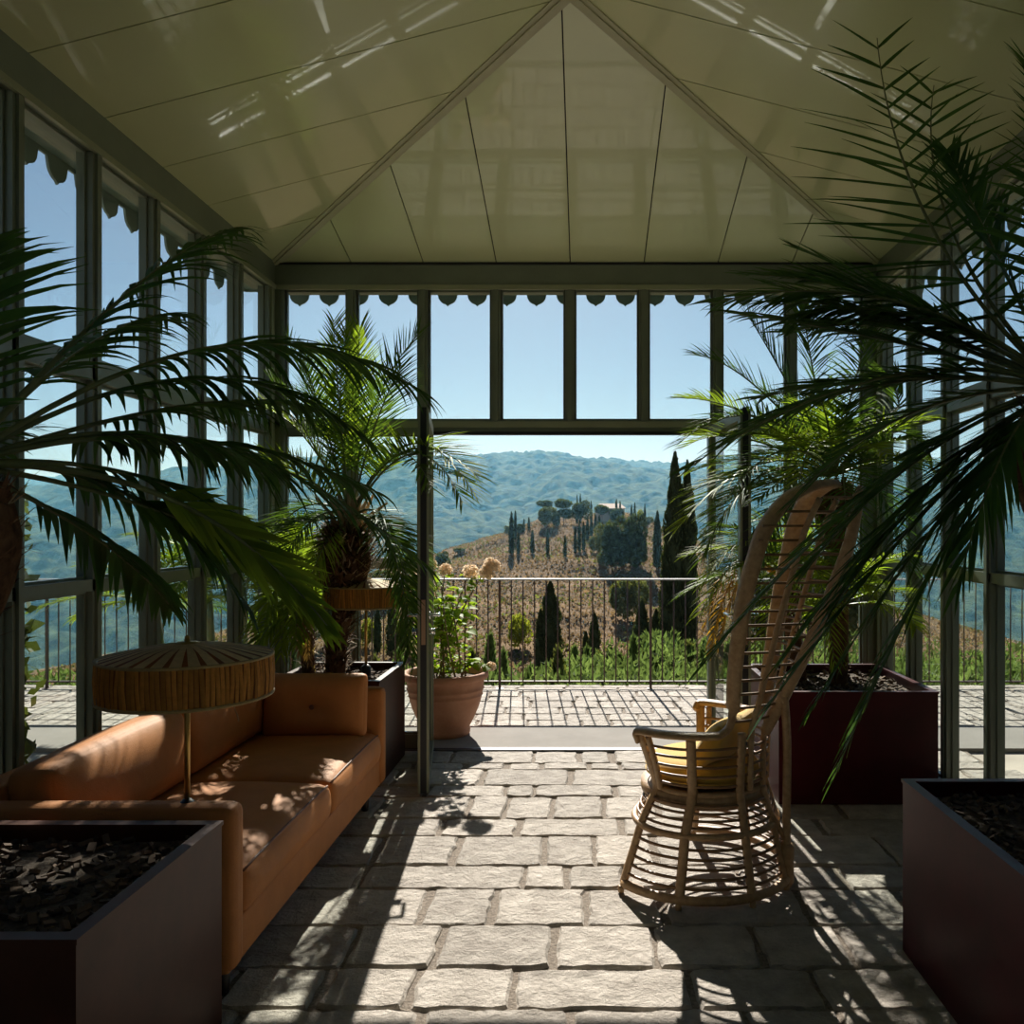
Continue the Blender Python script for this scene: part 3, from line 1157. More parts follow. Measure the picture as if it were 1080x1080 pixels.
def clamp_room(p):
    return Vector((max(XL + 0.10, min(XR - 0.10, p.x)), min(WY - 0.08, p.y), p.z))


# ---- far left planter with the single trunk palm
pa = thing('potted_palm', 'palm with thick shaggy brown trunk in a brown box behind the far sofa arm', 'palm', (-1.5, 5.13, 0))
make_planter(pa, -1.81, -1.19, 4.80, 5.48, 0.61, 'planter_brown', 4)
cr1 = P(370, 546, 5.08)
palm_trunk(pa, [P(354, 712, 5.12), P(355, 680, 5.12), P(362, 640, 5.1), P(362, 600, 5.1), P(367, 560, 5.08)], (0.060, 0.066), 21, head=(0.52, 0.165), scales=1900, scale_len=0.062)
stubs = MB()
g = random.Random(9)
for k in range(26):      # pale petiole bases standing up from the crown
    a = g.uniform(0, 6.28)
    o_ = Vector((math.cos(a), math.sin(a), 0)) * g.uniform(.02, .07)
    b0 = cr1 + o_ - UP * .08
    stubs.tube([b0, b0 + o_ * .8 + UP * .10, b0 + o_ * 2.2 + UP * g.uniform(.16, .24)], [.016, .012, .007], 6, 0)
stubs.build('leaf_base', 'palm_fibre_light', pa)
F1 = [  # control pixel, tip pixel, tip distance
    (378, 420, 5.0, 442, 352, 4.9), (356, 430, 5.1, 352, 338, 5.1), (392, 440, 5.0, 424, 385, 4.7), (345, 450, 5.1, 318, 372, 5.2),
    (425, 424, 4.8, 506, 505, 4.42), (425, 500, 5.0, 438, 700, 4.85), (430, 520, 4.95, 432, 690, 4.8), (428, 540, 5.05, 436, 660, 5.0), (420, 530, 5.1, 426, 680, 5.0), (410, 525, 4.9, 428, 640, 4.6),
    (320, 430, 5.0, 268, 430, 5.0), (335, 520, 4.8, 292, 600, 4.5), (330, 545, 4.9, 300, 560, 4.8),
    (372, 430, 5.3, 380, 345, 5.4), (340, 440, 5.3, 300, 350, 5.3),
    (312, 500, 5.1, 270, 600, 5.0), (430, 405, 4.8, 500, 520, 4.38), (440, 420, 4.7, 488, 530, 4.4), (420, 430, 4.9, 455, 515, 4.5),
    (330, 500, 4.8, 280, 480, 4.6), (350, 440, 5.2, 365, 350, 5.3), (325, 450, 5.0, 285, 400, 4.9), (340, 560, 4.9, 318, 640, 4.7)]
for k, (cx, cy, cY, tx, ty, tY) in enumerate(F1):
    frond(pa, cr1, P(cx, cy, cY), P(tx, ty, tY), leaf=('palm_leaf', 'palm_bright', 'palm_leaf')[k % 3], n=44, ll=0.36, lw=0.010, droop=0.30, start=0.22, seed=300 + k)
for k, (tx, ty, tY) in enumerate(((316, 690, 4.9), (326, 700, 4.8), (310, 670, 5.0))):
    frond(pa, P(345, 600, 5.05), P(318, 610, 4.95), P(tx, ty, tY), leaf='palm_dry', n=22, ll=0.14, lw=0.012, droop=0.9, start=0.4, seed=400 + k, pet='palm_dry')

crb = P(322, 668, 5.2)
palm_trunk(pa, [P(326, 712, 5.2), P(324, 690, 5.2), crb], (0.04, 0.045), 27, scales=120)
for k, (cx, cy, cY, tx, ty, tY) in enumerate(((290, 600, 5.2, 262, 660, 5.1), (300, 570, 5.2, 268, 600, 5.0), (310, 580, 5.3, 290, 560, 5.3), (295, 610, 5.0, 275, 690, 4.9), (305, 600, 5.0, 296, 690, 4.8), (318, 590, 5.1, 310, 555, 5.0),
        (285, 590, 5.3, 258, 625, 5.3), (330, 600, 5.3, 340, 570, 5.4), (312, 600, 4.95, 312, 680, 4.75), (288, 620, 4.9, 262, 710, 4.8), (300, 550, 5.1, 275, 570, 5.0), (280, 570, 5.1, 258, 580, 5.0), (296, 580, 4.9, 280, 650, 4.7))):
    frond(pa, crb, P(cx, cy, cY), P(tx, ty, tY), leaf='palm_bright', n=36, ll=0.26, lw=0.012, droop=1.0, start=0.2, seed=430 + k)
make_lamp('raffia shaded lamp on thin brass pole standing in the planter beside the palm trunk', (386 - VX) / F * 5.18, 5.18, 1.008, 0.565, False)
make_lamp('nearer raffia shaded lamp with a pull cord at the near end of the sofa', -1.252, 2.62, 0.97, 0.565, True)

# ---- near left planter and palm
pb = thing('potted_palm', 'dark palm arching over the near end of the sofa from the left', 'palm', (-1.5, 2.15, 0))
make_planter(pb, -1.81, -1.16, 1.72, 2.50 + 0.24, 0.60, 'planter_brown', 5) if False else make_planter(pb, -1.90, -1.10, 1.80, 2.52, 0.61, 'planter_brown', 5)
cr2 = Vector((-1.62, 2.15, 1.66))
palm_trunk(pb, [(-1.66, 2.12, 0.54), (-1.65, 2.12, 0.9), (-1.63, 2.14, 1.3), (-1.62, 2.15, 1.62)], (0.065, 0.07), 22, head=(0.55, 0.15), scales=300)
F2 = [
    (255, 285, 2.7, 447, 415, 2.9, .36), (220, 330, 2.8, 385, 462, 3.0, .36), (215, 395, 2.7, 448, 595, 2.85, .34), (200, 420, 2.6, 398, 520, 3.1, .34),
    (190, 470, 2.6, 305, 600, 2.8, .38), (150, 480, 2.7, 262, 640, 2.8, .30), (160, 260, 2.5, 250, 240, 2.9, .34),
    (100, 330, 2.8, 190, 330, 3.2, .34), (120, 560, 2.5, 180, 640, 2.9, .30), (230, 400, 2.8, 330, 430, 3.3, .34), (180, 430, 2.9, 290, 500, 3.3, .36)]
for k, (cx, cy, cY, tx, ty, tY, ll) in enumerate(F2):
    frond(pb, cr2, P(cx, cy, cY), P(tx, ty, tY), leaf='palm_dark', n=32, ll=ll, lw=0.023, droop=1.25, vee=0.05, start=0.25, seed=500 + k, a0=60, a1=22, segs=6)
# the broad half split leaf by the corner, backlight put in its brighter colour
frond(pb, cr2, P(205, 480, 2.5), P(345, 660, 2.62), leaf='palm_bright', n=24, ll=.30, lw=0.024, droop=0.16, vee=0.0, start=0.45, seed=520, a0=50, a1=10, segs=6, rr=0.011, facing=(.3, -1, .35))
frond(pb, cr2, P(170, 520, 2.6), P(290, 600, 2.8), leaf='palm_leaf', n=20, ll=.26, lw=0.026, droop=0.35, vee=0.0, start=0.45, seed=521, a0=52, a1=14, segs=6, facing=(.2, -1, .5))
auto_fronds(pb, cr2, 8, 31, 0.7, 1.0, 20, 70, 130, 330, leaf=('palm_dark',), keep=clamp_room, n=30, ll=0.3, lw=0.016, droop=0.5)

# ---- right planter with palm
pc = thing('potted_palm', 'bushy palm with some yellowed fronds in a maroon box behind the rattan chair', 'palm', (1.47, 4.95, 0))
make_planter(pc, 1.04, 1.90, 4.50, 5.42, 0.607, 'planter_red', 6)
cr3 = Vector((1.47, 4.92, 1.80))
palm_trunk(pc, [(1.50, 4.96, 0.54), (1.50, 4.95, 1.0), (1.48, 4.93, 1.4), (1.47, 4.92, 1.76)], (0.055, 0.06), 23, head=(0.6, 0.13), scales=300)
palm_trunk(pc, [(1.30, 5.06, 0.54), (1.26, 5.05, 0.8), (1.22, 5.03, 1.0), (1.22, 5.02, 1.12)], (0.045, 0.045), 24, head=(0.6, 0.10), scales=160)
cr4 = Vector((1.22, 5.02, 1.15))
F3 = [
    (800, 395, 4.7, 716, 468, 4.5), (790, 420, 4.9, 722, 420, 4.8), (790, 380, 5.0, 735, 375, 5.0), (820, 380, 5.0, 790, 335, 5.0), (850, 370, 5.0, 848, 320, 5.1),
    (800, 450, 4.6, 712, 560, 4.4), (790, 460, 4.7, 740, 590, 4.5), (830, 440, 4.5, 770, 520, 4.0), (900, 380, 5.0, 930, 330, 5.1), (860, 420, 4.4, 840, 520, 3.95),
    (930, 420, 4.8, 990, 480, 4.7), (920, 460, 4.6, 960, 600, 4.4), (890, 440, 4.4, 895, 610, 4.0), (770, 440, 5.2, 725, 470, 5.3), (960, 400, 5.1, 1010, 400, 5.2), (845, 470, 4.5, 800, 600, 4.2)]
for k, (cx, cy, cY, tx, ty, tY) in enumerate(F3):
    frond(pc, cr3, P(cx, cy, cY), P(tx, ty, tY), leaf=('palm_leaf', 'palm_bright', 'palm_leaf', 'palm_dark')[k % 4], n=46, ll=0.32, lw=0.010, droop=0.40, start=0.15, seed=600 + k)
F4 = [(790, 540, 4.8, 737, 650, 4.6), (800, 520, 4.8, 742, 615, 4.7), (840, 540, 4.7, 800, 690, 4.5), (860, 530, 4.7, 880, 700, 4.4), (880, 560, 5.0, 930, 640, 4.7), (820, 520, 5.1, 780, 560, 5.2), (850, 520, 4.6, 840, 640, 4.3)]
for k, (cx, cy, cY, tx, ty, tY) in enumerate(F4):
    frond(pc, cr4, P(cx, cy, cY), P(tx, ty, tY), leaf='palm_bright', n=40, ll=0.28, lw=0.009, droop=0.6, start=0.15, seed=650 + k)
for k, (cx, cy, cY, tx, ty, tY) in enumerate(((775, 545, 4.85, 748, 690, 4.7), (782, 560, 4.9, 757, 680, 4.8), (770, 560, 4.9, 741, 668, 4.85))):
    frond(pc, cr4, P(cx, cy, cY), P(tx, ty, tY), leaf='palm_yellow', n=26, ll=0.17, lw=0.010, droop=0.9, start=0.35, seed=680 + k, pet='palm_yellow')

auto_fronds(pc, cr3, 20, 71, 0.65, 0.95, 0, 70, 95, 330, leaf=('palm_leaf', 'palm_bright'), keep=clamp_room, n=42, ll=0.30, lw=0.010, droop=0.55, start=0.15)
auto_fronds(pc, cr4 + UP * .1, 10, 72, 0.5, 0.7, 0, 60, 90, 330, leaf=('palm_bright', 'palm_leaf'), keep=clamp_room, n=38, ll=0.26, lw=0.009, droop=0.7, start=0.15)

crc = Vector((1.56, 5.16, 1.0))
palm_trunk(pc, [(1.58, 5.16, 0.54), (1.57, 5.16, 0.75), crc], (0.04, 0.045), 28, scales=120)
auto_fronds(pc, crc, 16, 73, 0.5, 0.75, 5, 75, 80, 340, leaf=('palm_bright',), keep=clamp_room, n=36, ll=0.26, lw=0.011, droop=0.8, start=0.15)

# ---- near right planter and palm
pd = thing('potted_palm', 'large dark palm reaching in from the right over the rattan chair', 'palm', (1.5, 2.55, 0))
make_planter(pd, 1.12, 1.86, 2.10, 2.95, 0.607, 'planter_red', 7)
cr5 = Vector((1.46, 2.55, 1.92))
palm_trunk(pd, [(1.49, 2.55, 0.54), (1.49, 2.55, 1.0), (1.47, 2.55, 1.5), (1.46, 2.55, 1.88)], (0.065, 0.07), 25, head=(0.6, 0.15), scales=300)
F5 = [
    (960, 270, 2.6, 758, 318, 3.0, .34, .45), (940, 290, 2.8, 790, 290, 3.2, .30, .2), (950, 340, 2.6, 728, 492, 2.9, .32, .35),
    (960, 380, 2.6, 800, 420, 3.2, .30, .3), (960, 430, 2.5, 742, 700, 2.75, .30, .15), (980, 470, 2.5, 830, 690, 2.7, .34, .25), (1000, 520, 2.5, 880, 820, 2.7, .34, .35), (960, 320, 2.9, 830, 350, 3.3, .30, .3),
    (930, 330, 2.9, 812, 300, 3.2, .28, .2), (945, 300, 3.0, 840, 262, 3.3, .28, .1), (940, 350, 2.8, 770, 330, 3.1, .30, .5), (950, 400, 2.8, 836, 528, 3.0, .30, .2), (970, 450, 2.6, 850, 600, 2.8, .32, .15), (985, 500, 2.6, 800, 760, 2.75, .30, .2), (950, 370, 2.8, 770, 460, 3.0, .30, .3), (925, 310, 2.9, 806, 318, 3.1, .30, .9), (930, 280, 2.9, 820, 290, 3.2, .26, .05), (960, 300, 2.7, 846, 332, 2.9, .34, 1.0),
    (985, 480, 2.5, 872, 650, 2.7, .36, .2), (990, 520, 2.5, 858, 745, 2.7, .30, .5),
    (1040, 250, 2.6, 1000, 160, 2.9, .34, .1), (1060, 420, 2.4, 1010, 620, 2.4, .32, .5), (1180, 200, 2.6, 1080, 60, 2.9, .34, .2)]
for k, (cx, cy, cY, tx, ty, tY, ll, dr) in enumerate(F5):
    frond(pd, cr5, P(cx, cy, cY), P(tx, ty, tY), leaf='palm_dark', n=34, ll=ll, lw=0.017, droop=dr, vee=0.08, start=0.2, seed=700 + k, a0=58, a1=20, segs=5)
for k, (cx, cy, tx, ty, n_) in enumerate(((945, 260, 925, 40, 15), (960, 250, 985, 90, 14))):
    frond(pd, cr5, P(cx, cy, 2.75), P(tx, ty, 2.95), leaf='palm_dark', n=n_, ll=.46, lw=0.013, droop=0.12, vee=0.0, start=0.2, seed=760 + k, a0=82, a1=48, segs=5, facing=(0, -1, .1))
auto_fronds(pd, cr5, 7, 33, 0.7, 1.0, 20, 70, -120, 60, leaf=('palm_dark',), keep=clamp_room, n=30, ll=0.3, lw=0.016, droop=0.5)

# ---- palm growing outside the left corner
pe = thing('palm', 'sunlit yellow green clumping palm growing outside the left corner', 'palm', (-2.75, 6.7, 0))
for k, (dx, dy, hh) in enumerate(((0, 0, 1.0), (0.25, 0.1, .8), (-0.3, 0.15, 1.15), (0.42, 0.0, .95), (-0.55, -0.1, .9), (0.1, .3, 1.2))):
    c = Vector((-2.75 + dx, 6.7 + dy, 0))
    t_ = MB()
    t_.tube([c + Vector((0, 0, -.02)), c + Vector((dx * .1, 0, hh * .5)), c + Vector((dx * .2, 0, hh))], [.04, .035, .03], 8, 0)
    t_.build('trunk', 'petiole', pe)
    auto_fronds(pe, c + Vector((dx * .2, 0, hh)), 14, 50 + k, 0.55, 0.85, 5, 75, leaf=('palm_bright', 'palm_bright', 'palm_leaf'), inside=False,
                keep=lambda p: Vector((p.x, max(p.y, 6.08) if p.x > -2.5 else p.y, p.z)), n=34, ll=0.28, lw=0.014, droop=0.9, start=0.15)

# ------------------------------------------------------------------ rattan chair
CH = Vector((0.51, 3.64, 0))
FA = 149.0     # facing, degrees


def cdir(phi):
    a = math.radians(FA + phi)
    return Vector((math.cos(a), math.sin(a), 0))


def skirt(z):
    """centre and radius of the body at a height up to the waist"""
    if z <= 0.26:
        t = z / 0.26
        return Vector((0.48 + 0.012 * t, 3.65 - 0.005 * t, 0)), 0.405 - 0.072 * t
    t = (z - 0.26) / 0.15
    return Vector((0.492 + 0.018 * t, 3.645 - 0.005 * t, 0)), 0.333 - 0.063 * t


def arm_r(phi):
    a = abs(phi)
    if a <= 61:
        return 0.36
    if a < 104:
        return 0.36 - 0.05 * (a - 61) / 43
    if a < 136:
        return 0.31 - 0.03 * (a - 104) / 32
    return 0.28


def body(phi, z):
    ff = max(0.0, math.cos(math.radians(phi)))
    if z <= 0.41:
        c, rr_ = skirt(max(z, 0))
        rr_ *= 1 - 0.24 * ff * ff * min(1, max(0, z - .06) / .2)
        return c + cdir(phi) * rr_ + UP * z
    t = (z - 0.41) / 0.25
    rr_ = (0.27 + (arm_r(phi) - 0.27) * (t ** 1.2)) * (1 - 0.24 * ff * ff * (1 - t))
    return CH + cdir(phi) * rr_ + UP * z


BACK = cdir(180)
SIDE = cdir(90)     # near side (towards the camera)


def backpt(q, h):
    """back of the chair: q -1..1 from the far to the near post, h above the arms"""
    ph = 44 * q
    lat = 0.28 * math.sin(math.radians(ph)) * (1 + 0.22 * min(h / 0.5, 1))
    dep = 0.28 * math.cos(math.radians(ph))
    hs = [q_[0] for q_ in ARCH]
    edge = float(np.interp(h, hs, [q_[1] for q_ in ARCH]))
    wq = (1 - abs(q)) ** 1.3
    a = wq * 0.39 * (1 - (1 - min(h, 1)) ** 1.3) + (1 - wq) * edge
    return CH + BACK * (dep + a) + SIDE * lat + UP * (0.66 + h)


ARCH = [(0, 0, 0), (.25, .03, .03), (.52, .068, .041), (.70, .11, .03), (.84, .15, 0), (.95, .22, -.06), (1.0, .30, -.13), (1.01, .36, -.193)]
wingb = {1: None, -1: None}
ch = thing('rattan_chair', 'high backed rattan armchair with flared cage base on the stone floor', 'chair', (0.5, 3.65, 0))
PHIS = (65, 104, 147, 180, -147, -104, -65)
for ph in PHIS:
    mb = MB()
    zz = [0.035, 0.10, 0.18, 0.26, 0.34, 0.41]
    pts = [body(ph, z) for z in zz]
    if abs(ph) <= 104:
        pts += [body(ph, z) for z in (0.48, 0.56, 0.645)]
    elif abs(ph) < 180:
        pts += [body(ph, z) for z in (0.48, 0.56, 0.66)]
    mb.tube(smooth_path(pts, 4), 0.0165, 8, flat=(lambda p, ph=ph: cdir(ph + 90), 1.25, 0.8))
    if abs(ph) == 65:
        pts2 = [body(ph + (7 if ph > 0 else -7), z) for z in (0.41, 0.48, 0.56, 0.64)]
        mb.tube(smooth_path(pts2, 4), 0.013, 8)
    f_ = body(ph, 0.0)
    mb.lathe((f_.x, f_.y, 0.0), [(0.012, 0), (0.013, 0.006), (0.012, 0.025)], 10, 0)
    mb.build('leg', 'rattan', ch)


def ring(name, z, r_, a0=-65, a1=65, flatw=1.0, mt='rattan', full=False, dr=0.0):
    mb = MB()
    if full:
        pts = [body(360 * k / 56, z) + cdir(360 * k / 56) * dr for k in range(56)]
        mb.tube(pts, r_, 8, closed=True)
    else:
        span = 360 - (a1 - a0)
        pts = [body(a1 + span * k / 48, z) + cdir(a1 + span * k / 48) * dr for k in range(49)]
        mb.tube(pts, r_, 8)
    return mb.build(name, mt, ch)


ring('base_ring', 0.035, 0.019)
ring('middle_ring', 0.262, 0.015, full=True)
ring('seat_ring', 0.408, 0.012, full=True, dr=-0.012)
sa = MB()
sa.lathe((0, 0, 0), [(0.262, 0.345), (0.272, 0.37), (0.268, 0.40), (0.2, 0.405)], 40, 0, cap=False)
o = sa.build('seat', 'rattan', ch)
o.data.transform(Matrix.Translation(CH))
sb = MB()
sb.lathe((CH.x, CH.y, 0.385), [(0.001, 0.0), (0.262, 0.0), (0.262, 0.012), (0.001, 0.012)], 40, 0)
sb.build('seat_panel', 'rattan', ch)
for z in (0.075, 0.11, 0.145, 0.18, 0.215):
    ring('strand', z, 0.0065, mt='rattan_thin')
for z in (0.292, 0.318, 0.344, 0.37):
    ring('strand', z, 0.006, mt='rattan_thin', full=True)
for z in (0.445, 0.485, 0.525, 0.565, 0.60):
    ring('strand', z, 0.006, a0=-68, a1=68, mt='rattan_thin')
# arms running into the wing posts and the arched top
for sg in (1, -1):
    mb = MB()
    pts = [body(62 * sg, 0.62), body(64 * sg, 0.65) + cdir(64 * sg) * .004]
    arm = [body(p_ * sg, 0.658) for p_ in (67, 78, 90, 104, 120, 132)]
    bp = CH + cdir(136 * sg) * 0.28 + UP * 0.66
    wing = []
    for (h, a, b) in ARCH:
        wing.append(CH + cdir(136 * sg) * 0.28 + BACK * a + SIDE * (b * sg) + UP * (0.66 + h))
    wing[0] = wing[0] + UP * 0.02
    arm = arm[:-1]
    cn = cdir(136 * sg) * 0.28 + CH
    tb1, tb2 = body(128 * sg, 0.664), cn + UP * 0.715 + BACK * .006
    path = smooth_path(pts + arm + [tb1, tb2] + wing[1:], 6)
    n_ = len(path)
    k0 = 48
    rs = [0.026 + 0.006 * min(1, max(0, (i - k0) / 14)) for i in range(n_)]
    mb.tube(path, rs, 10, flat=(lambda p, sg=sg: (SIDE * 0.25 * sg + BACK) if p.z > 0.75 else (cdir(100 * sg)), 1.25, 0.62))
    mb.build('arm', 'rattan', ch)
for q_ in (0.5, 0.0, -0.5):
    mb = MB()
    hmax = 1.0 - 0.05 * abs(q_) * 2
    pts = [body(180 - 44 * q_ if False else 180 - 44 * (-q_) * -1, 0.42)] + [backpt(q_, h) for h in [hmax * k / 8 for k in range(9)]]
    pts[0] = CH + (backpt(q_, 0) - CH - UP * 0.66) * (0.27 / 0.28) + UP * 0.42
    mb.tube(smooth_path(pts, 4), 0.017, 8, flat=(SIDE, 1.15, 0.75))
    mb.build('back_post', 'rattan', ch)
h = 0.05
while h < 0.985:
    if h <= 0.84:
        qm = 1.0
    else:
        qm = max(0.25, 1.0 - ((h - 0.84) / 0.17) ** 1.6)
    mb = MB()
    pts = [backpt(-qm + 2 * qm * k / 16, h) for k in range(17)]
    mb.tube(pts, 0.0058, 6)
    mb.build('back_strand', 'rattan_thin', ch)
    h += 0.0565
mb = MB()      # thick brace leaning from the prop to the top of the hood
mb.tube(smooth_path([backpt(0.0, 0.0) + UP * -.02, backpt(0, .14) + BACK * .015, backpt(0, .42) + BACK * .02, backpt(0, .7) + BACK * .02, backpt(0, .97)], 6), 0.024, 10)
mb.build('back_brace', 'rattan', ch)
mb = MB()      # straight prop behind the back
pr0 = Vector((0.838, 3.485, 0.0))
mb.tube(smooth_path([pr0, pr0 + UP * .3, pr0 + UP * .6 + BACK * .002, backpt(0.05, 0.14) + BACK * .02], 5), 0.0175, 10)
mb.lathe((pr0.x, pr0.y, 0), [(0.022, 0), (0.030, 0.02), (0.031, 0.16), (0.025, 0.175)], 16)
mb.tube([body(176, 0.36), pr0 + UP * 0.18], 0.012, 8)
mb.build('prop', 'rattan', ch)

sc_ = thing('seat_cushion', 'round mustard yellow cushion on the rattan chair seat', 'cushion', (CH.x, CH.y, 0.41))
mb = MB()
prof = []
for k in range(13):
    a = -math.pi / 2 + math.pi * k / 12
    prof.append((0.243 * (abs(math.cos(a)) ** 0.35) + 0.0005, 0.465 + 0.055 * math.sin(a)))
mb.lathe((CH.x, CH.y, 0), prof, 40, 0, wob=lambda a, z: 1 + 0.01 * math.sin(5 * a))
mb.build('cover', 'yellow_fabric', sc_)
mb = MB()
for z_ in (0.445, 0.472):
    mb.tube([CH + Vector((0.248 * math.cos(2 * math.pi * k / 40), 0.248 * math.sin(2 * math.pi * k / 40), z_)) for k in range(40)], 0.004, 6, closed=True)
mb.build('piping', 'yellow_fabric', sc_)
pi_ = thing('pillow', 'mustard yellow square pillow leaning on the back of the rattan chair', 'pillow', CH + UP * 0.51)
mb = MB()
fwd = cdir(0)


def pl_puff(u, v, w_):
    return Vector((0.045 * (1 if u > 0 else -1) * abs(u) * (1 - v ** 2) * (1 - w_ ** 2), 0.02 * v * abs(w_) ** 3, 0.016 * w_ * abs(v) ** 3))


rotm = Matrix.Rotation(math.radians(FA), 3, 'Z') @ Matrix.Rotation(math.radians(-38), 3, 'Y')
pc_ = CH + BACK * 0.10 + SIDE * 0.01 + UP * 0.588
mb.rbox(pc_, (0.055, 0.40, 0.23), 0.026, 0, n=10, puff=pl_puff, rot=rotm)
mb.build('cover', 'yellow_fabric', pi_)

# ------------------------------------------------------------------ terracotta pot with hydrangea
PX, PY = (470 - VX) / F * 6.03, 6.03
po = thing('potted_hydrangea', 'leggy hydrangea with dried flower heads in a terracotta pot outside the door', 'potted plant', (PX, PY, 0))
mb = MB()
mb.lathe((PX, PY, 0), [(0.165, 0.0), (0.175, 0.012), (0.178, 0.04), (0.170, 0.052), (0.205, 0.12), (0.240, 0.20), (0.262, 0.28), (0.268, 0.286), (0.262, 0.293), (0.272, 0.325), (0.279, 0.332), (0.272, 0.339),
                       (0.278, 0.395), (0.285, 0.402), (0.302, 0.405), (0.309, 0.42), (0.306, 0.445), (0.298, 0.455), (0.276, 0.452), (0.268, 0.42), (0.262, 0.385)], 56, 0, cap=False)
mb.lathe((PX, PY, 0), [(0.001, 0.002), (0.165, 0.002)], 40, 0, cap=False)
mb.build('pot', 'terracotta', po)
mb = MB()
mb.lathe((PX, PY, 0.40), [(0.001, 0.012), (0.12, 0.008), (0.266, 0.0)], 40, 0, cap=False)
mb.build('soil', 'soil', po)
g = random.Random(14)
heads = [P(514, 600, 5.95), P(496, 603, 6.0), P(470, 601, 6.0), P(438, 612, 6.15), P(518, 703, 6.1), P(455, 596, 6.2)]
stem_paths = []
for k, hd in enumerate(heads):
    b0 = Vector((PX + g.uniform(-.10, .12), PY + g.uniform(-.1, .1), 0.40))
    mid = (b0 + hd) / 2 + Vector((g.uniform(-.08, .02), g.uniform(-.05, .05), 0.14 if k != 4 else .12))
    stem_paths.append(bez(b0, mid, hd, 14))
for k in range(11):
    b0 = Vector((PX + g.uniform(-.15, .15), PY + g.uniform(-.15, .15), 0.40))
    tp = b0 + Vector((g.uniform(-.14, .12), g.uniform(-.15, .15), g.uniform(.30, .72)))
    stem_paths.append(bez(b0, (b0 + tp) / 2 + Vector((g.uniform(-.05, .05), 0, .06)), tp, 10))
for pth in stem_paths:
    mb = MB()
    mb.tube(pth, [.006 * (1.2 - .6 * i / (len(pth) - 1)) for i in range(len(pth))], 6)
    mb.build('stem', 'stem', po)
lv = MB()


def leaf_shape(c, d, nrm, L_, W_):
    s = d.cross(nrm).normalized()
    n2 = s.cross(d)
    outl = [(0, 0), (.10, .32), (.30, .50), (.55, .46), (.8, .24), (1.0, 0)]
    vs_ = []
    for t, hw in outl:
        cpos = c + d * L_ * t - n2 * L_ * 0.25 * t * t
        vs_ += [cpos - s * hw * W_ + n2 * hw * W_ * .3, cpos, cpos + s * hw * W_ + n2 * hw * W_ * .3]
    fs = []
    for i in range(len(outl) - 1):
        a = 3 * i
        fs += [(a, a + 1, a + 4, a + 3), (a + 1, a + 2, a + 5, a + 4)]
    lv.add(vs_, fs, 0, True)


for pth in stem_paths:
    n_ = len(pth)
    for i in range(1, n_ - 1):
        for _ in range(3 if n_ == 14 else 4):
            if n_ == 14 and i < 5 and g.random() < .5:
                continue
            a = g.uniform(0, 6.28)
            d = Vector((math.cos(a), math.sin(a), g.uniform(-.5, .3))).normalized()
            sz = g.uniform(.035, .085) * (1.15 if i > n_ * .4 else .75)
            nn = (UP + Vector((g.uniform(-.5, .5), g.uniform(-.6, .4), 0))).normalized()
            leaf_shape(pth[i] + d * .02 + Vector((0, 0, g.uniform(-.02, .02))), d, nn, sz, sz * .85)
lv.build('leaves', 'hydrangea_leaf', po)
for k, hd in enumerate(heads):
    mb = MB()
    R_ = (0.068, 0.055, 0.045, 0.05, 0.032, 0.04)[k]
    sub = [(hd, R_)]
    if k == 0:
        sub = [(hd + Vector((.02, 0, .022)), .055), (hd + Vector((-.005, -.02, -.03)), .055), (hd + Vector((.045, .02, .02)), .045)]
    for c, R2 in sub:
        mb.lathe((c.x, c.y, c.z), [(0.001, -R2 * .7), (R2 * .6, -R2 * .35), (R2 * .72, 0), (R2 * .5, R2 * .5), (0.001, R2 * .72)], 10, 0, cap=False)
        for _ in range(190):
            d = Vector((g.gauss(0, 1), g.gauss(0, 1), g.gauss(0, 1))).normalized()
            if d.z < -.75:
                continue
            cc = c + d * R2 * g.uniform(.75, 1.05)
            t1 = d.cross(Vector((g.uniform(-1, 1), g.uniform(-1, 1), g.uniform(-1, 1)))).normalized()
            t2 = (d.cross(t1) + d * g.uniform(-.5, .5)).normalized()
            s_ = g.uniform(.008, .014)
            mb.add([cc - t1 * s_, cc - t2 * s_ + d * .004, cc + t1 * s_, cc + t2 * s_ + d * .004], [(0, 1, 2, 3)], 0)
    mb.build('flower_head', 'hydrangea_flower', po)

# ------------------------------------------------------------------ landscape


def sstep(a, b, x):
    t = np.clip((x - a) / (b - a), 0, 1)
    return t * t * (3 - 2 * t)


def vnoise(x, y, seed=0):
    """smooth value noise"""
    x = np.asarray(x, float)
    y = np.asarray(y, float)
    xi, yi = np.floor(x), np.floor(y)
    fx, fy = x - xi, y - yi
    fx, fy = fx * fx * (3 - 2 * fx), fy * fy * (3 - 2 * fy)

    def hsh(a, b):
        v = np.sin(a * 127.1 + b * 311.7 + seed * 74.7) * 43758.5453
        return v - np.floor(v)
    return (hsh(xi, yi) * (1 - fx) + hsh(xi + 1, yi) * fx) * (1 - fy) + (hsh(xi, yi + 1) * (1 - fx) + hsh(xi + 1, yi + 1) * fx) * fy


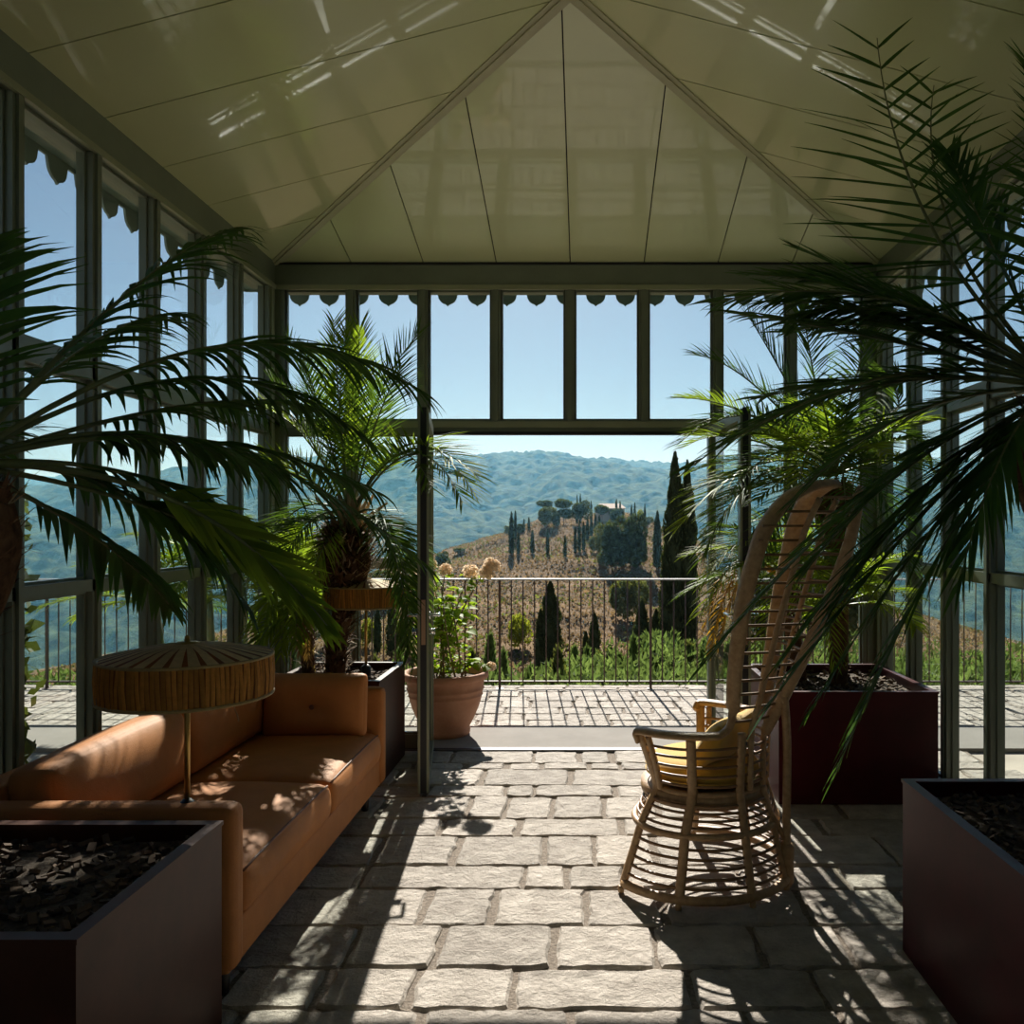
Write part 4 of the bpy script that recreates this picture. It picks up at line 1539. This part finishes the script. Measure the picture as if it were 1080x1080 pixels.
def hill_z(x, y):
    x = np.asarray(x, float)
    y = np.asarray(y, float)
    near = -2.6 - 11.4 * sstep(8, 55, y)
    wd = np.where(x < 5, 48.0, 33.0)
    L_ = np.exp(-((x - 5) / wd) ** 2)
    up = np.clip((y - 50) / 142, 0, 1)
    up = up * up * (3 - 2 * up) * .5 + up * .5
    z = near + up * (18.2 * L_)
    back = np.clip((y - 194) / 130, 0, 1)
    z = z - back ** 1.3 * 75
    edge = np.clip((np.abs(x - 5) - 45) / 60, 0, 1)
    z = z - edge * 14 * np.clip((y - 60) / 80, 0, 1)
    z = z + (vnoise(x / 9, y / 9, 1) - .5) * 1.3 * sstep(30, 80, y) + (vnoise(x / 2.6, y / 2.6, 2) - .5) * 0.45
    terr = np.sin((z + 0.04 * x) * 2 * np.pi / 2.4)      # faint cultivation terraces
    z = z + terr * 0.16 * sstep(60, 90, y) * (1 - sstep(185, 200, y))
    return z


def grid_mesh(name, xs, ys, zf, m, label):
    X, Y = np.meshgrid(xs, ys)
    Z = zf(X, Y)
    vs_ = np.stack([X.ravel(), Y.ravel(), Z.ravel()], 1)
    nx, ny = len(xs), len(ys)
    idx = np.arange(nx * ny).reshape(ny, nx)
    a, b, c, d = idx[:-1, :-1].ravel(), idx[:-1, 1:].ravel(), idx[1:, 1:].ravel(), idx[1:, :-1].ravel()
    fs = np.stack([a, b, c, d], 1)
    me = bpy.data.meshes.new(name)
    me.vertices.add(len(vs_))
    me.vertices.foreach_set('co', vs_.ravel())
    me.loops.add(fs.size)
    me.polygons.add(len(fs))
    me.loops.foreach_set('vertex_index', fs.ravel())
    me.polygons.foreach_set('loop_start', np.arange(0, fs.size, 4))
    me.update(calc_edges=True)
    me.polygons.foreach_set('use_smooth', [True] * len(fs))
    me.materials.append(M[m])
    o = bpy.data.objects.new(name, me)
    COL.objects.link(o)
    return tag(o, label, None, None, 'structure')


ys = np.concatenate([np.linspace(7.9, 60, 60), np.linspace(61, 205, 150), np.linspace(208, 330, 30)])
grid_mesh('hillside', np.linspace(-110, 110, 190), ys, hill_z, 'dry_grass', 'dry brown grassy hill across the valley')


def ridge_px(table):
    xs_, ys_ = zip(*table)

    def f(px):
        return np.interp(px, xs_, ys_)
    return f


def far_hill(name, table, Yc, front, zbase, seed, label, amp):
    rf = ridge_px(table)

    def zf(X, Y):
        px = VX + X / Yc * F
        k = np.ones(9) / 9
        zc = CAMZ + (VY - rf(px)) / F * Yc
        u = np.clip((Y - front) / (Yc - front), 0, 1)
        bell = np.sin(u * np.pi / 2) ** 1.15
        bk = np.clip((Y - Yc) / (0.25 * Yc), 0, 1)
        z = zbase + (zc - zbase) * bell * (1 - bk ** 2)
        z = z + (vnoise(X / 130, Y / 130, seed) - .5) * 24 * np.sin(u * np.pi) + (vnoise(X / 45, Y / 45, seed + 1) - .5) * 3 * np.sin(u * np.pi)
        z = z + (vnoise(X / 14, Y / 17, seed + 2) - .5) * amp * .5 + vnoise(X / 6.5, Y / 8, seed + 3) * amp * .9 - amp * .45
        return z
    span = Yc * 0.85
    grid_mesh(name, np.linspace(-span, span, 620), np.linspace(front, Yc * 1.2, 300), zf, 'forest_floor', label)


far_hill('far_hill', [(-400, 560), (100, 520), (290, 497), (380, 485), (450, 486), (500, 483), (538, 481.5), (580, 484), (615, 491), (680, 504), (760, 520), (900, 560), (1500, 600)], 1000, 330, -75, 11, 'blue green wooded hill with its top left of centre', 7)
far_hill('far_hill', [(-400, 520), (300, 500), (560, 490), (610, 489), (640, 486), (690, 488.5), (740, 491), (800, 480), (900, 488), (1500, 480)], 1350, 820, -60, 23, 'farthest blue ridge right of centre', 8)
far_hill('far_hill', [(-400, 640), (420, 640), (500, 560), (560, 510), (594, 489), (640, 492), (690, 497), (760, 500), (850, 505), (1500, 520)], 860, 330, -75, 37, 'nearer wooded ridge on the right behind the hilltop house', 6)
vb = MB()
vb.box((-2500, 300, -90), (2500, 3500, -72))
struct(vb, 'valley_ground', 'forest_floor', 'wooded valley floor')

# haze lying over the valley
hz = MB()
prof = [(75, -140), (75, 50), (117, 78), (1800, 78), (1800, -140)]
hz.add([(-1500, a, b) for a, b in prof] + [(1500, a, b) for a, b in prof],
       [(0, 1, 2, 3, 4), (9, 8, 7, 6, 5)] + [(i, 5 + i, 5 + (i + 1) % 5, (i + 1) % 5) for i in range(5)], 0)
hm = bpy.data.materials.new('haze')
hm.use_nodes = True
hn = hm.node_tree
hn.nodes.remove(hn.nodes['Principled BSDF'])
vsn = hn.nodes.new('ShaderNodeVolumeScatter')
vsn.inputs['Color'].default_value = (0.19, 0.49, 0.71, 1)
vsn.inputs['Density'].default_value = 0.00047
vsn.inputs['Anisotropy'].default_value = 0.35
hn.links.new(vsn.outputs[0], hn.nodes['Material Output'].inputs['Volume'])
o = hz.build('haze', [hm])
tag(o, 'thin blue haze over the valley', 'haze', None, 'stuff')


def hit(px, py):
    """where the sight line through a picture point meets the hillside"""
    y_ = 14.0
    while y_ < 230:
        p = P(px, py, y_)
        if p.z <= float(hill_z(p.x, p.y)):
            return Vector((p.x, p.y, float(hill_z(p.x, p.y))))
        y_ += 0.5
    p = P(px, py, 192)
    return Vector((p.x, p.y, float(hill_z(p.x, p.y))))


def cards(pts, dirs, size, aspect, g, mi=0):
    """leaf sprays: pointed quads at pts along dirs (numpy) -> verts, faces"""
    n = len(pts)
    rv = g.normal(size=(n, 3))
    s = np.cross(dirs, rv)
    s /= np.linalg.norm(s, axis=1, keepdims=True) + 1e-9
    L_ = (size * g.uniform(.6, 1.4, n))[:, None]
    a = pts - dirs * L_ * .4
    b = pts + s * L_ * aspect
    c = pts + dirs * L_ * .6
    d = pts - s * L_ * aspect
    vs_ = np.stack([a, b, c, d], 1).reshape(-1, 3)
    fs = np.arange(4 * n).reshape(n, 4)
    return vs_, fs


def np_mesh(name, vs_, fs, m):
    me = bpy.data.meshes.new(name)
    me.vertices.add(len(vs_))
    me.vertices.foreach_set('co', np.asarray(vs_, float).ravel())
    me.loops.add(fs.size)
    me.polygons.add(len(fs))
    me.loops.foreach_set('vertex_index', fs.ravel())
    me.polygons.foreach_set('loop_start', np.arange(0, fs.size, 4))
    me.update(calc_edges=True)
    me.materials.append(M[m])
    return me


def link_part(name, me, parent, scale=None):
    o = bpy.data.objects.new(name, me)
    COL.objects.link(o)
    o.parent = parent
    if scale:
        o.scale = scale
    return o


def cypress_mesh(n, seed, lumps=6, size=0.035, m='cypress_leaf'):
    """spire one unit tall, about 0.16 wide"""
    g = np.random.default_rng(seed)
    z = g.uniform(0.02, 1, n) ** 0.9
    a = g.uniform(0, 2 * np.pi, n)
    prof = np.interp(z, [0, .06, .25, .5, .75, .92, 1], [.045, .085, .10, .092, .068, .03, .004])
    prof = prof * (1 + .16 * np.sin(a * 3 + z * 17 + seed) + .12 * np.sin(z * 41 + a * 2))
    rr_ = prof * np.sqrt(g.uniform(.45, 1, n))
    pts = np.stack([rr_ * np.cos(a), rr_ * np.sin(a), z * .985], 1)
    d = np.stack([np.cos(a) * .35, np.sin(a) * .35, np.ones(n)], 1) + g.normal(size=(n, 3)) * .22
    d /= np.linalg.norm(d, axis=1, keepdims=True)
    vs_, fs = cards(pts, d, size, .26, g)
    # solid heart
    k, mth = 10, 12
    core = []
    for i in range(mth + 1):
        zz = .03 + .95 * i / mth
        pr = np.interp(zz, [0, .06, .25, .5, .75, .92, 1], [.04, .07, .08, .075, .052, .02, .002])
        for j in range(k):
            an = 2 * math.pi * j / k
            core.append((pr * math.cos(an), pr * math.sin(an), zz))
    cf = []
    o_ = len(vs_)
    for i in range(mth):
        for j in range(k):
            cf.append((o_ + i * k + j, o_ + i * k + (j + 1) % k, o_ + (i + 1) * k + (j + 1) % k, o_ + (i + 1) * k + j))
    return np_mesh('foliage', np.concatenate([vs_, np.array(core)]), np.concatenate([fs, np.array(cf)]), m)


def trunk_mesh(r0=.02, h=.3):
    mb = MB()
    mb.lathe((0, 0, -0.06), [(r0 * 1.3, 0), (r0, h * .3), (r0 * .7, h)], 8)
    me = bpy.data.meshes.new('trunk')
    me.from_pydata(mb.v, [], mb.f)
    me.materials.append(M['bark'])
    return me


TM = trunk_mesh()
CY_BIG = [cypress_mesh(9000, 1, size=.020), cypress_mesh(9000, 2, size=.020)]
CY_MID = [cypress_mesh(3500, 3, size=.028), cypress_mesh(3500, 4, size=.028)]
CY_SMALL = [cypress_mesh(700, 5, size=.05), cypress_mesh(700, 6, size=.05)]


def cypress(px, yt, yb, wpx, label, me, group=None, base=None):
    p = base or hit(px, yb)
    hgt = (yb - yt) / F * p.y
    wd = wpx / F * p.y
    t = thing('cypress', label, 'cypress', p, group)
    s = wd / 0.20
    link_part('foliage', me, t, (s, s, hgt))
    link_part('trunk', TM, t, (hgt, hgt, hgt))
    return t


cypress(712, 475, 700, 28, 'tallest cypress, left one of the big pair beyond the railing on the right', CY_BIG[0])
cypress(725, 484, 700, 23, 'big cypress hugging the right side of the tallest one', CY_BIG[1])
cypress(704, 560, 700, 18, 'shorter cypress at the left foot of the big pair', CY_MID[1])
cypress(580.5, 612, 716, 26, 'dark broad cypress behind the railing near the middle of the view', CY_BIG[1])
cypress(570, 642, 716, 14, 'small cypress at the left foot of the dark middle one', CY_MID[0])
cypress(627, 646, 708, 14, 'slender cypress standing alone behind the railing right of the middle one', CY_MID[1])
cypress(618, 666, 706, 10, 'stubby cypress left of the slender one behind the railing', CY_MID[0])
cypress(643.5, 680, 706, 10, 'tiny cypress right of the slender one behind the railing', CY_MID[1])
cypress(677, 633, 694, 18, 'bushy cypress behind the railing in front of the grey green bush', CY_MID[0])
cypress(692, 642, 694, 15, 'cypress between the bushy one and the big pair', CY_MID[1])
cypress(693.3, 539, 601, 10, 'stout cypress on the slope just left of the big pair', CY_MID[0])
HC = [(539.3, 539.6, 584.8, 6.5, 'broadest and leftmost dark cypress on the brown hilltop slope'), (543.5, 538, 570, 4, 'thin cypress touching the right side of the broadest hill cypress'), (546.8, 560, 585, 4.2, 'short cypress right of the leftmost pair on the hill'),
      (561.5, 559, 584, 5.2, 'cypress standing alone in the open grass, left of two'), (577.5, 558, 586, 4.2, 'slim cypress standing alone in the open grass, right of two'), (596, 564, 588.5, 4, 'shortest lone cypress on the open grass below the pines'),
      (606.7, 555, 584, 4.2, 'lowest cypress of the avenue climbing to the house'), (611, 551, 582.6, 4.4, 'second cypress up the avenue to the house'), (615.5, 550, 581, 4.4, 'third cypress up the avenue to the house'),
      (619.6, 545.5, 571, 4.2, 'fourth cypress up the avenue to the house'), (623.7, 545, 566, 4.2, 'fifth cypress up the avenue to the house'), (628, 542, 561, 4, 'sixth cypress up the avenue to the house'), (632, 543, 558, 4, 'topmost cypress of the avenue to the house'),
      (552.6, 547, 561, 2.6, 'small far cypress, left of two on the skyline of the hill'), (557.8, 545.5, 560, 3.2, 'small far cypress, right of two on the skyline of the hill'),
      (608.6, 522, 553, 3.2, 'tall thin cypress rising behind the umbrella pines'), (612, 520.5, 553, 3.2, 'highest thin cypress behind the umbrella pines'), (623.5, 528, 553, 3, 'thin cypress behind the right end of the umbrella pines'),
      (650, 526, 550, 3.4, 'cypress beside the house, left of two by its wall'), (654, 528.5, 550, 3, 'cypress beside the house, right of two by its wall'), (666, 532, 552, 2.8, 'left one of a skyline pair right of the house'), (669.5, 530, 552, 3, 'right one of a skyline pair right of the house'), (680, 531.5, 554, 3.2, 'lone skyline cypress right of the bright round tree')]
for k, (px, yt, yb, wd, lab) in enumerate(HC):
    cypress(px, yt, yb, wd, lab, CY_SMALL[k % 2], 'cypresses on the brown hill')
for k, (px, yt, yb, wd, lab) in enumerate(((413, 634, 696, 12, 'cypress seen through the glass left of the open door'), (398, 640, 690, 9, 'slim cypress seen through the glass right of the lamp pole'))):
    cypress(px, yt, yb, wd, lab, CY_MID[k % 2])


def crown_mesh(n, seed, size, m, flat=1.0, lobes=7):
    """leafy crown about one unit wide and tall, standing on z=0"""
    g = np.random.default_rng(seed)
    lc = g.normal(size=(lobes, 3))
    lc /= np.linalg.norm(lc, axis=1, keepdims=True)
    lc *= g.uniform(.12, .30, lobes)[:, None]
    lr = g.uniform(.20, .31, lobes)
    w_ = lr ** 2 / (lr ** 2).sum()
    which = g.choice(lobes, n, p=w_)
    d = g.normal(size=(n, 3))
    d /= np.linalg.norm(d, axis=1, keepdims=True)
    pts = lc[which] + d * (lr[which] * np.cbrt(g.uniform(.45, 1, n)))[:, None]
    pts[:, 2] = pts[:, 2] * flat + .5 * flat
    dd = d + g.normal(size=(n, 3)) * .6 + np.array([0, 0, .3])
    dd /= np.linalg.norm(dd, axis=1, keepdims=True)
    vs_, fs = cards(pts, dd, size, .38, g)
    return np_mesh('crown', vs_, fs, m)


CR = {'tree_leaf': [crown_mesh(2200, 1, .085, 'tree_leaf'), crown_mesh(2200, 2, .085, 'tree_leaf')],
      'olive_leaf': [crown_mesh(2200, 3, .075, 'olive_leaf'), crown_mesh(2200, 4, .075, 'olive_leaf')],
      'lime_leaf': [crown_mesh(2600, 5, .06, 'lime_leaf')],
      'pine': [crown_mesh(1600, 6, .09, 'tree_leaf', flat=.45, lobes=9), crown_mesh(1600, 7, .09, 'tree_leaf', flat=.45, lobes=9)]}


def tree(name, cat, px, yt, yb, wpx, me, label, trunk_px=0.0, group=None, yroot=None):
    """crown from yt to yb; trunk down to yroot"""
    p = hit(px, yroot or yb)
    k = p.y / F
    t = thing(name, label, cat, p, group)
    wd, hh = wpx * k, (yb - yt) * k
    o = link_part('crown', me, t, (wd * 1.0, wd * 1.0, hh / (1.0 if me.name.startswith('crown') else 1)))
    zs = [v.co.z for v in me.vertices]
    z0, z1 = min(zs), max(zs)
    o.scale = (wd, wd, hh / (z1 - z0))
    o.location = (0, 0, ((yroot or yb) - yb) * k - z0 * hh / (z1 - z0))
    th = max(((yroot or yb) - yb) * k + hh * .4, .4)
    q_ = link_part('trunk', TM, t, (th * .9, th * .9, th / .24))
    return t


tree('umbrella_pine', 'pine', 575.5, 527.5, 536, 18, CR['pine'][0], 'leftmost umbrella pine on the hilltop', yroot=553, group='umbrella pines on the hilltop')
tree('umbrella_pine', 'pine', 594.5, 525.5, 537, 26, CR['pine'][1], 'widest umbrella pine on the hilltop', yroot=554, group='umbrella pines on the hilltop')
tree('umbrella_pine', 'pine', 597, 536, 548, 17, CR['pine'][0], 'lower umbrella pine in front of the widest one', yroot=555, group='umbrella pines on the hilltop')
tree('umbrella_pine', 'pine', 614, 527, 549, 23, CR['tree_leaf'][0], 'deep crowned pine right of the widest umbrella pine', yroot=555, group='umbrella pines on the hilltop')
tree('umbrella_pine', 'pine', 635, 532, 543, 21, CR['pine'][1], 'umbrella pine in front of the hilltop house', yroot=553, group='umbrella pines on the hilltop')
tree('olive_tree', 'tree', 577, 534, 556, 23, CR['olive_leaf'][0], 'round olive brown tree under the leftmost umbrella pine')
tree('olive_tree', 'tree', 587, 540, 556, 14, CR['tree_leaf'][1], 'small tree between the round olive tree and the lower pine')
tree('tree', 'tree', 650, 543, 599, 34, CR['tree_leaf'][0], 'tall dark tree, left half of the big dark clump below the house')
tree('tree', 'tree', 672, 540, 599, 36, CR['tree_leaf'][1], 'tall dark tree, right half of the big dark clump below the house')
tree('tree', 'tree', 661, 558, 601, 46, CR['tree_leaf'][0], 'broad low dark tree at the foot of the big clump')
tree('tree', 'tree', 636, 551, 586, 28, CR['olive_leaf'][1], 'paler grey green tree at the left edge of the big clump')
tree('tree', 'tree', 627, 565, 583, 14, CR['olive_leaf'][0], 'small pale bush left of the big clump')
tree('tree', 'tree', 634, 584, 597, 14, CR['olive_leaf'][1], 'low pale bush under the left edge of the big clump')
tree('tree', 'tree', 676, 537, 549, 10, CR['lime_leaf'][0], 'small bright green round tree on the skyline right of the house')
tree('tree', 'tree', 652, 535.5, 552, 22, CR['tree_leaf'][1], 'dark tree right in front of the hilltop house wall')
tree('tree', 'tree', 682, 545, 556, 16, CR['olive_leaf'][0], 'flat green tree under the lone skyline cypress')
tree('tree', 'tree', 549, 552, 563, 15, CR['tree_leaf'][1], 'dark tree behind the leftmost cypresses on the skyline')
tree('tree', 'tree', 534.5, 554, 564, 9, CR['olive_leaf'][1], 'small bush left of the leftmost hill cypress')
tree('tree', 'tree', 467, 581, 598, 17, CR['tree_leaf'][0], 'dark bush at the left end of the brown hill behind the flowers')
tree('tree', 'tree', 484, 578, 584, 14, CR['olive_leaf'][0], 'low bush on the left skyline of the brown hill')
tree('tree', 'tree', 746, 556, 585, 24, CR['olive_leaf'][1], 'grey green tree right of the big cypress pair')
tree('tree', 'tree', 760, 585, 620, 30, CR['tree_leaf'][0], 'dark bush right of the big cypress pair lower down')
tree('bush', 'bush', 549, 646, 684, 33, CR['lime_leaf'][0], 'round yellow green bush alone on the slope behind the railing')
tree('bush', 'bush', 662, 609, 655, 46, CR['olive_leaf'][0], 'wide grey green bush crossing the handrail right of middle')
tree('bush', 'bush', 390, 652, 684, 24, CR['lime_leaf'][0], 'yellow green bush seen through the glass beside the lamp pole')
tree('bush', 'bush', 425, 650, 690, 30, CR['olive_leaf'][1], 'green bush seen through the glass beside the door edge')
tree('bush', 'bush', 405, 600, 640, 40, CR['tree_leaf'][1], 'dark bush on the slope seen through the glass above the lamp')
tree('bush', 'bush', 350, 610, 680, 60, CR['olive_leaf'][1], 'large bush behind the palm trunk outside')
tree('bush', 'bush', 800, 600, 680, 70, CR['tree_leaf'][1], 'large dark bush behind the rattan chair back outside')
tree('bush', 'bush', 880, 590, 690, 90, CR['olive_leaf'][0], 'large bush outside behind the right hand palm')

# house on the hilltop
hp = hit(644, 551)
ho = thing('house', 'pale stone farmhouse with tiled roof half hidden among the hilltop trees', 'house', hp)
hk = hp.y / F
mb = MB()
mb.box((hp.x - 15 * hk, hp.y + 1, hp.z - 1), (hp.x + 15 * hk, hp.y + 9, hp.z + 15 * hk))
mb.build('wall', 'plaster', ho)
mb = MB()
zr = hp.z + 15 * hk
x0, x1, y0, y1 = hp.x - 16.5 * hk, hp.x + 16.5 * hk, hp.y + .5, hp.y + 9.5
mb.add([(x0, y0, zr), (x1, y0, zr), (x1, y1, zr), (x0, y1, zr), (x0 + 1, (y0 + y1) / 2, zr + 1.1), (x1 - 1, (y0 + y1) / 2, zr + 1.1)],
       [(0, 1, 5, 4), (2, 3, 4, 5), (1, 2, 5), (3, 0, 4), (3, 2, 1, 0)], 0)
mb.build('roof', 'roof_tile', ho)
for k in range(3):
    mb = MB()
    xx = hp.x + (-9 + 9 * k) * hk
    mb.box((xx - .4, hp.y + .93, hp.z + 8 * hk), (xx + .4, hp.y + 1.02, hp.z + 8 * hk + 1.2))
    mb.build('window', 'leg_dark', ho)


# hedges added along both sides of the pavilion to cut its skylight
def shade_hedge(label, x0, x1, y0, y1, h, seed):
    g = np.random.default_rng(seed)
    t = thing('shade_hedge', label, 'shade_hedge', ((x0 + x1) / 2, (y0 + y1) / 2, 0))
    n = 26000
    w_ = np.array([(y1 - y0) * h, (y1 - y0) * h, (x1 - x0) * h, (x1 - x0) * h, (x1 - x0) * (y1 - y0)])
    f_ = g.choice(5, n, p=w_ / w_.sum())
    u, v = g.uniform(0, 1, n), g.uniform(0, 1, n)
    X = np.where(f_ == 0, x0, np.where(f_ == 1, x1, x0 + (x1 - x0) * u))
    Y = np.where(f_ == 2, y0, np.where(f_ == 3, y1, y0 + (y1 - y0) * np.where(f_ < 2, u, v)))
    Z = np.where(f_ == 4, h, h * v)
    pts = np.stack([X, Y, Z], 1) + g.normal(size=(n, 3)) * .05
    d = g.normal(size=(n, 3)) + np.array([0, 0, .6])
    d /= np.linalg.norm(d, axis=1, keepdims=True)
    pts[:, 2] = np.maximum(pts[:, 2], 0.03)
    vs_, fs = cards(pts - np.array(t.location), d, .09, .32, g)
    link_part('foliage', np_mesh('foliage', vs_, fs, 'tree_leaf'), t)
    mb = MB()
    mb.box((x0 + .06, y0 + .06, -.03), (x1 - .06, y1 - .06, h - .06))
    mb.build('branches', 'bark', t)


shade_hedge('leafy screen added outside the left glass wall to cut skylight', -3.9, -3.2, -2.4, 4.7, 1.7, 61)
shade_hedge('leafy screen added outside the right glass wall to cut skylight', 3.0, 3.7, -2.4, 4.9, 1.7, 62)


# feathery shrubs just beyond the railing
def plume_mesh(n, seed, m='weed_leaf'):
    g = np.random.default_rng(seed)
    z = g.uniform(0, 1, n)
    a = g.uniform(0, 2 * np.pi, n)
    pr = np.interp(z, [0, .3, .7, 1], [.16, .20, .11, .01]) * np.sqrt(g.uniform(.05, 1, n))
    pts = np.stack([pr * np.cos(a), pr * np.sin(a), z], 1)
    d = np.stack([np.cos(a) * .5, np.sin(a) * .5, np.ones(n)], 1) + g.normal(size=(n, 3)) * .35
    d /= np.linalg.norm(d, axis=1, keepdims=True)
    vs_, fs = cards(pts, d, .06, .16, g)
    return np_mesh('foliage', vs_, fs, m)


PL = [plume_mesh(3200, 1), plume_mesh(3200, 2), plume_mesh(3200, 3, 'olive_leaf')]
sh = [(517, 672, 26, 'tall feathery shrub beyond the railing beside the pot'), (531, 690, 22, 'short feathery shrub next to the tall one by the pot'), (589, 688, 34, 'feathery shrub at the foot of the dark middle cypress'), (606, 684, 24, 'pointed feathery shrub right of the dark middle cypress'),
      (619, 686, 22, 'feathery shrub in front of the stubby cypress'), (633, 692, 30, 'low bushy shrub under the slender cypress'), (652, 692, 34, 'wide low shrub beyond the railing left of the bushy cypress'), (668, 675, 24, 'tall pointed shrub in front of the bushy cypress'),
      (681, 680, 22, 'pointed shrub just right of the tallest shrub'), (692, 676, 22, 'tall shrub in front of the big cypress pair, left one'), (710, 670, 34, 'tall leafy shrub in front of the big cypress pair, middle one'), (727, 682, 34, 'broad shrub in front of the big cypress pair, right one'),
      (744, 676, 30, 'shrub beyond the railing beside the yellowed palm fronds'), (560, 706, 30, 'very low shrub under the round yellow green bush'), (498, 690, 30, 'shrub beyond the railing behind the flower pot'), (770, 680, 40, 'shrub beyond the railing behind the rattan chair'),
      (420, 690, 30, 'shrub beyond the railing seen through the glass by the door edge'), (396, 698, 30, 'low shrub beyond the railing seen through the glass by the lamp pole'), (352, 680, 40, 'shrub beyond the railing behind the palm trunk'), (310, 660, 40, 'shrub beyond the railing behind the corner palm')]
g = random.Random(41)
for k, (px, yt, wd, lab) in enumerate(sh):
    Y_ = 10.0 + g.uniform(-.6, 1.6)
    top = P(px, yt, Y_)
    zb_ = float(hill_z(top.x, Y_)) - .1
    t = thing('shrub', lab, 'shrub', (top.x, Y_, zb_), 'shrubs beyond the railing')
    sx = wd / F * Y_ / 0.40 * 1.9
    link_part('foliage', PL[k % 3], t, (sx, sx, top.z - zb_))
    link_part('stem', TM, t, (.4, .4, 1.5))
# creeping greenery along the terrace edge
gr_ = np.random.default_rng(8)
n = 30000
pts = np.stack([gr_.uniform(-6.5, 6.5, n), 8.05 + gr_.uniform(0, 1, n) * 3.2, np.zeros(n)], 1)
top_ = np.where(pts[:, 1] < 8.5, .03, -.13 + .42 * (vnoise(pts[:, 0] * 2.2, pts[:, 1] * 1.5, 9) - .35))
top_ = top_ - .35 * np.clip(-pts[:, 0] + .3, 0, 1.2) * (pts[:, 1] > 8.5)
pts[:, 2] = top_ - gr_.uniform(0, 1, n) ** 2 * (.35 + .5 * (pts[:, 1] > 8.5))
d = gr_.normal(size=(n, 3)) * .6 + np.array([0, -.2, 1])
d /= np.linalg.norm(d, axis=1, keepdims=True)
vs_, fs = cards(pts, d, .10, .17, gr_)
o = bpy.data.objects.new('greenery', np_mesh('greenery', vs_, fs, 'weed_leaf'))
COL.objects.link(o)
tag(o, 'creeping green weeds along the outer edge of the terrace', 'weeds', None, 'stuff')
# low scrub scattered over the dry hill
n = 26000
px_ = gr_.uniform(-70, 70, n)
py_ = gr_.uniform(60, 195, n)
cl = vnoise(px_ / 7, py_ / 7, 5)
keep = cl > .50
px_, py_ = px_[keep], py_[keep]
pts = np.stack([px_, py_, hill_z(px_, py_) + .12], 1)
n = len(pts)
d = gr_.normal(size=(n, 3)) * .7 + np.array([0, 0, 1])
d /= np.linalg.norm(d, axis=1, keepdims=True)
vs_, fs = cards(pts, d, .36, .42, gr_)
o = bpy.data.objects.new('scrub', np_mesh('scrub', vs_, fs, 'olive_leaf'))
COL.objects.link(o)
tag(o, 'low grey green scrub scattered on the dry hill', 'scrub', None, 'stuff')

n = 60000
px_, py_ = gr_.uniform(-60, 60, n), gr_.uniform(40, 195, n)
pts = np.stack([px_, py_, hill_z(px_, py_) + .1], 1)
d = gr_.normal(size=(n, 3)) * .5 + np.array([0, 0, 1])
d /= np.linalg.norm(d, axis=1, keepdims=True)
vs_, fs = cards(pts, d, .42, .35, gr_)
o = bpy.data.objects.new('dry_grass', np_mesh('dry_grass', vs_, fs, 'dry_tuft'))
COL.objects.link(o)
tag(o, 'tufts of dry brown grass covering the hill', 'grass', None, 'stuff')
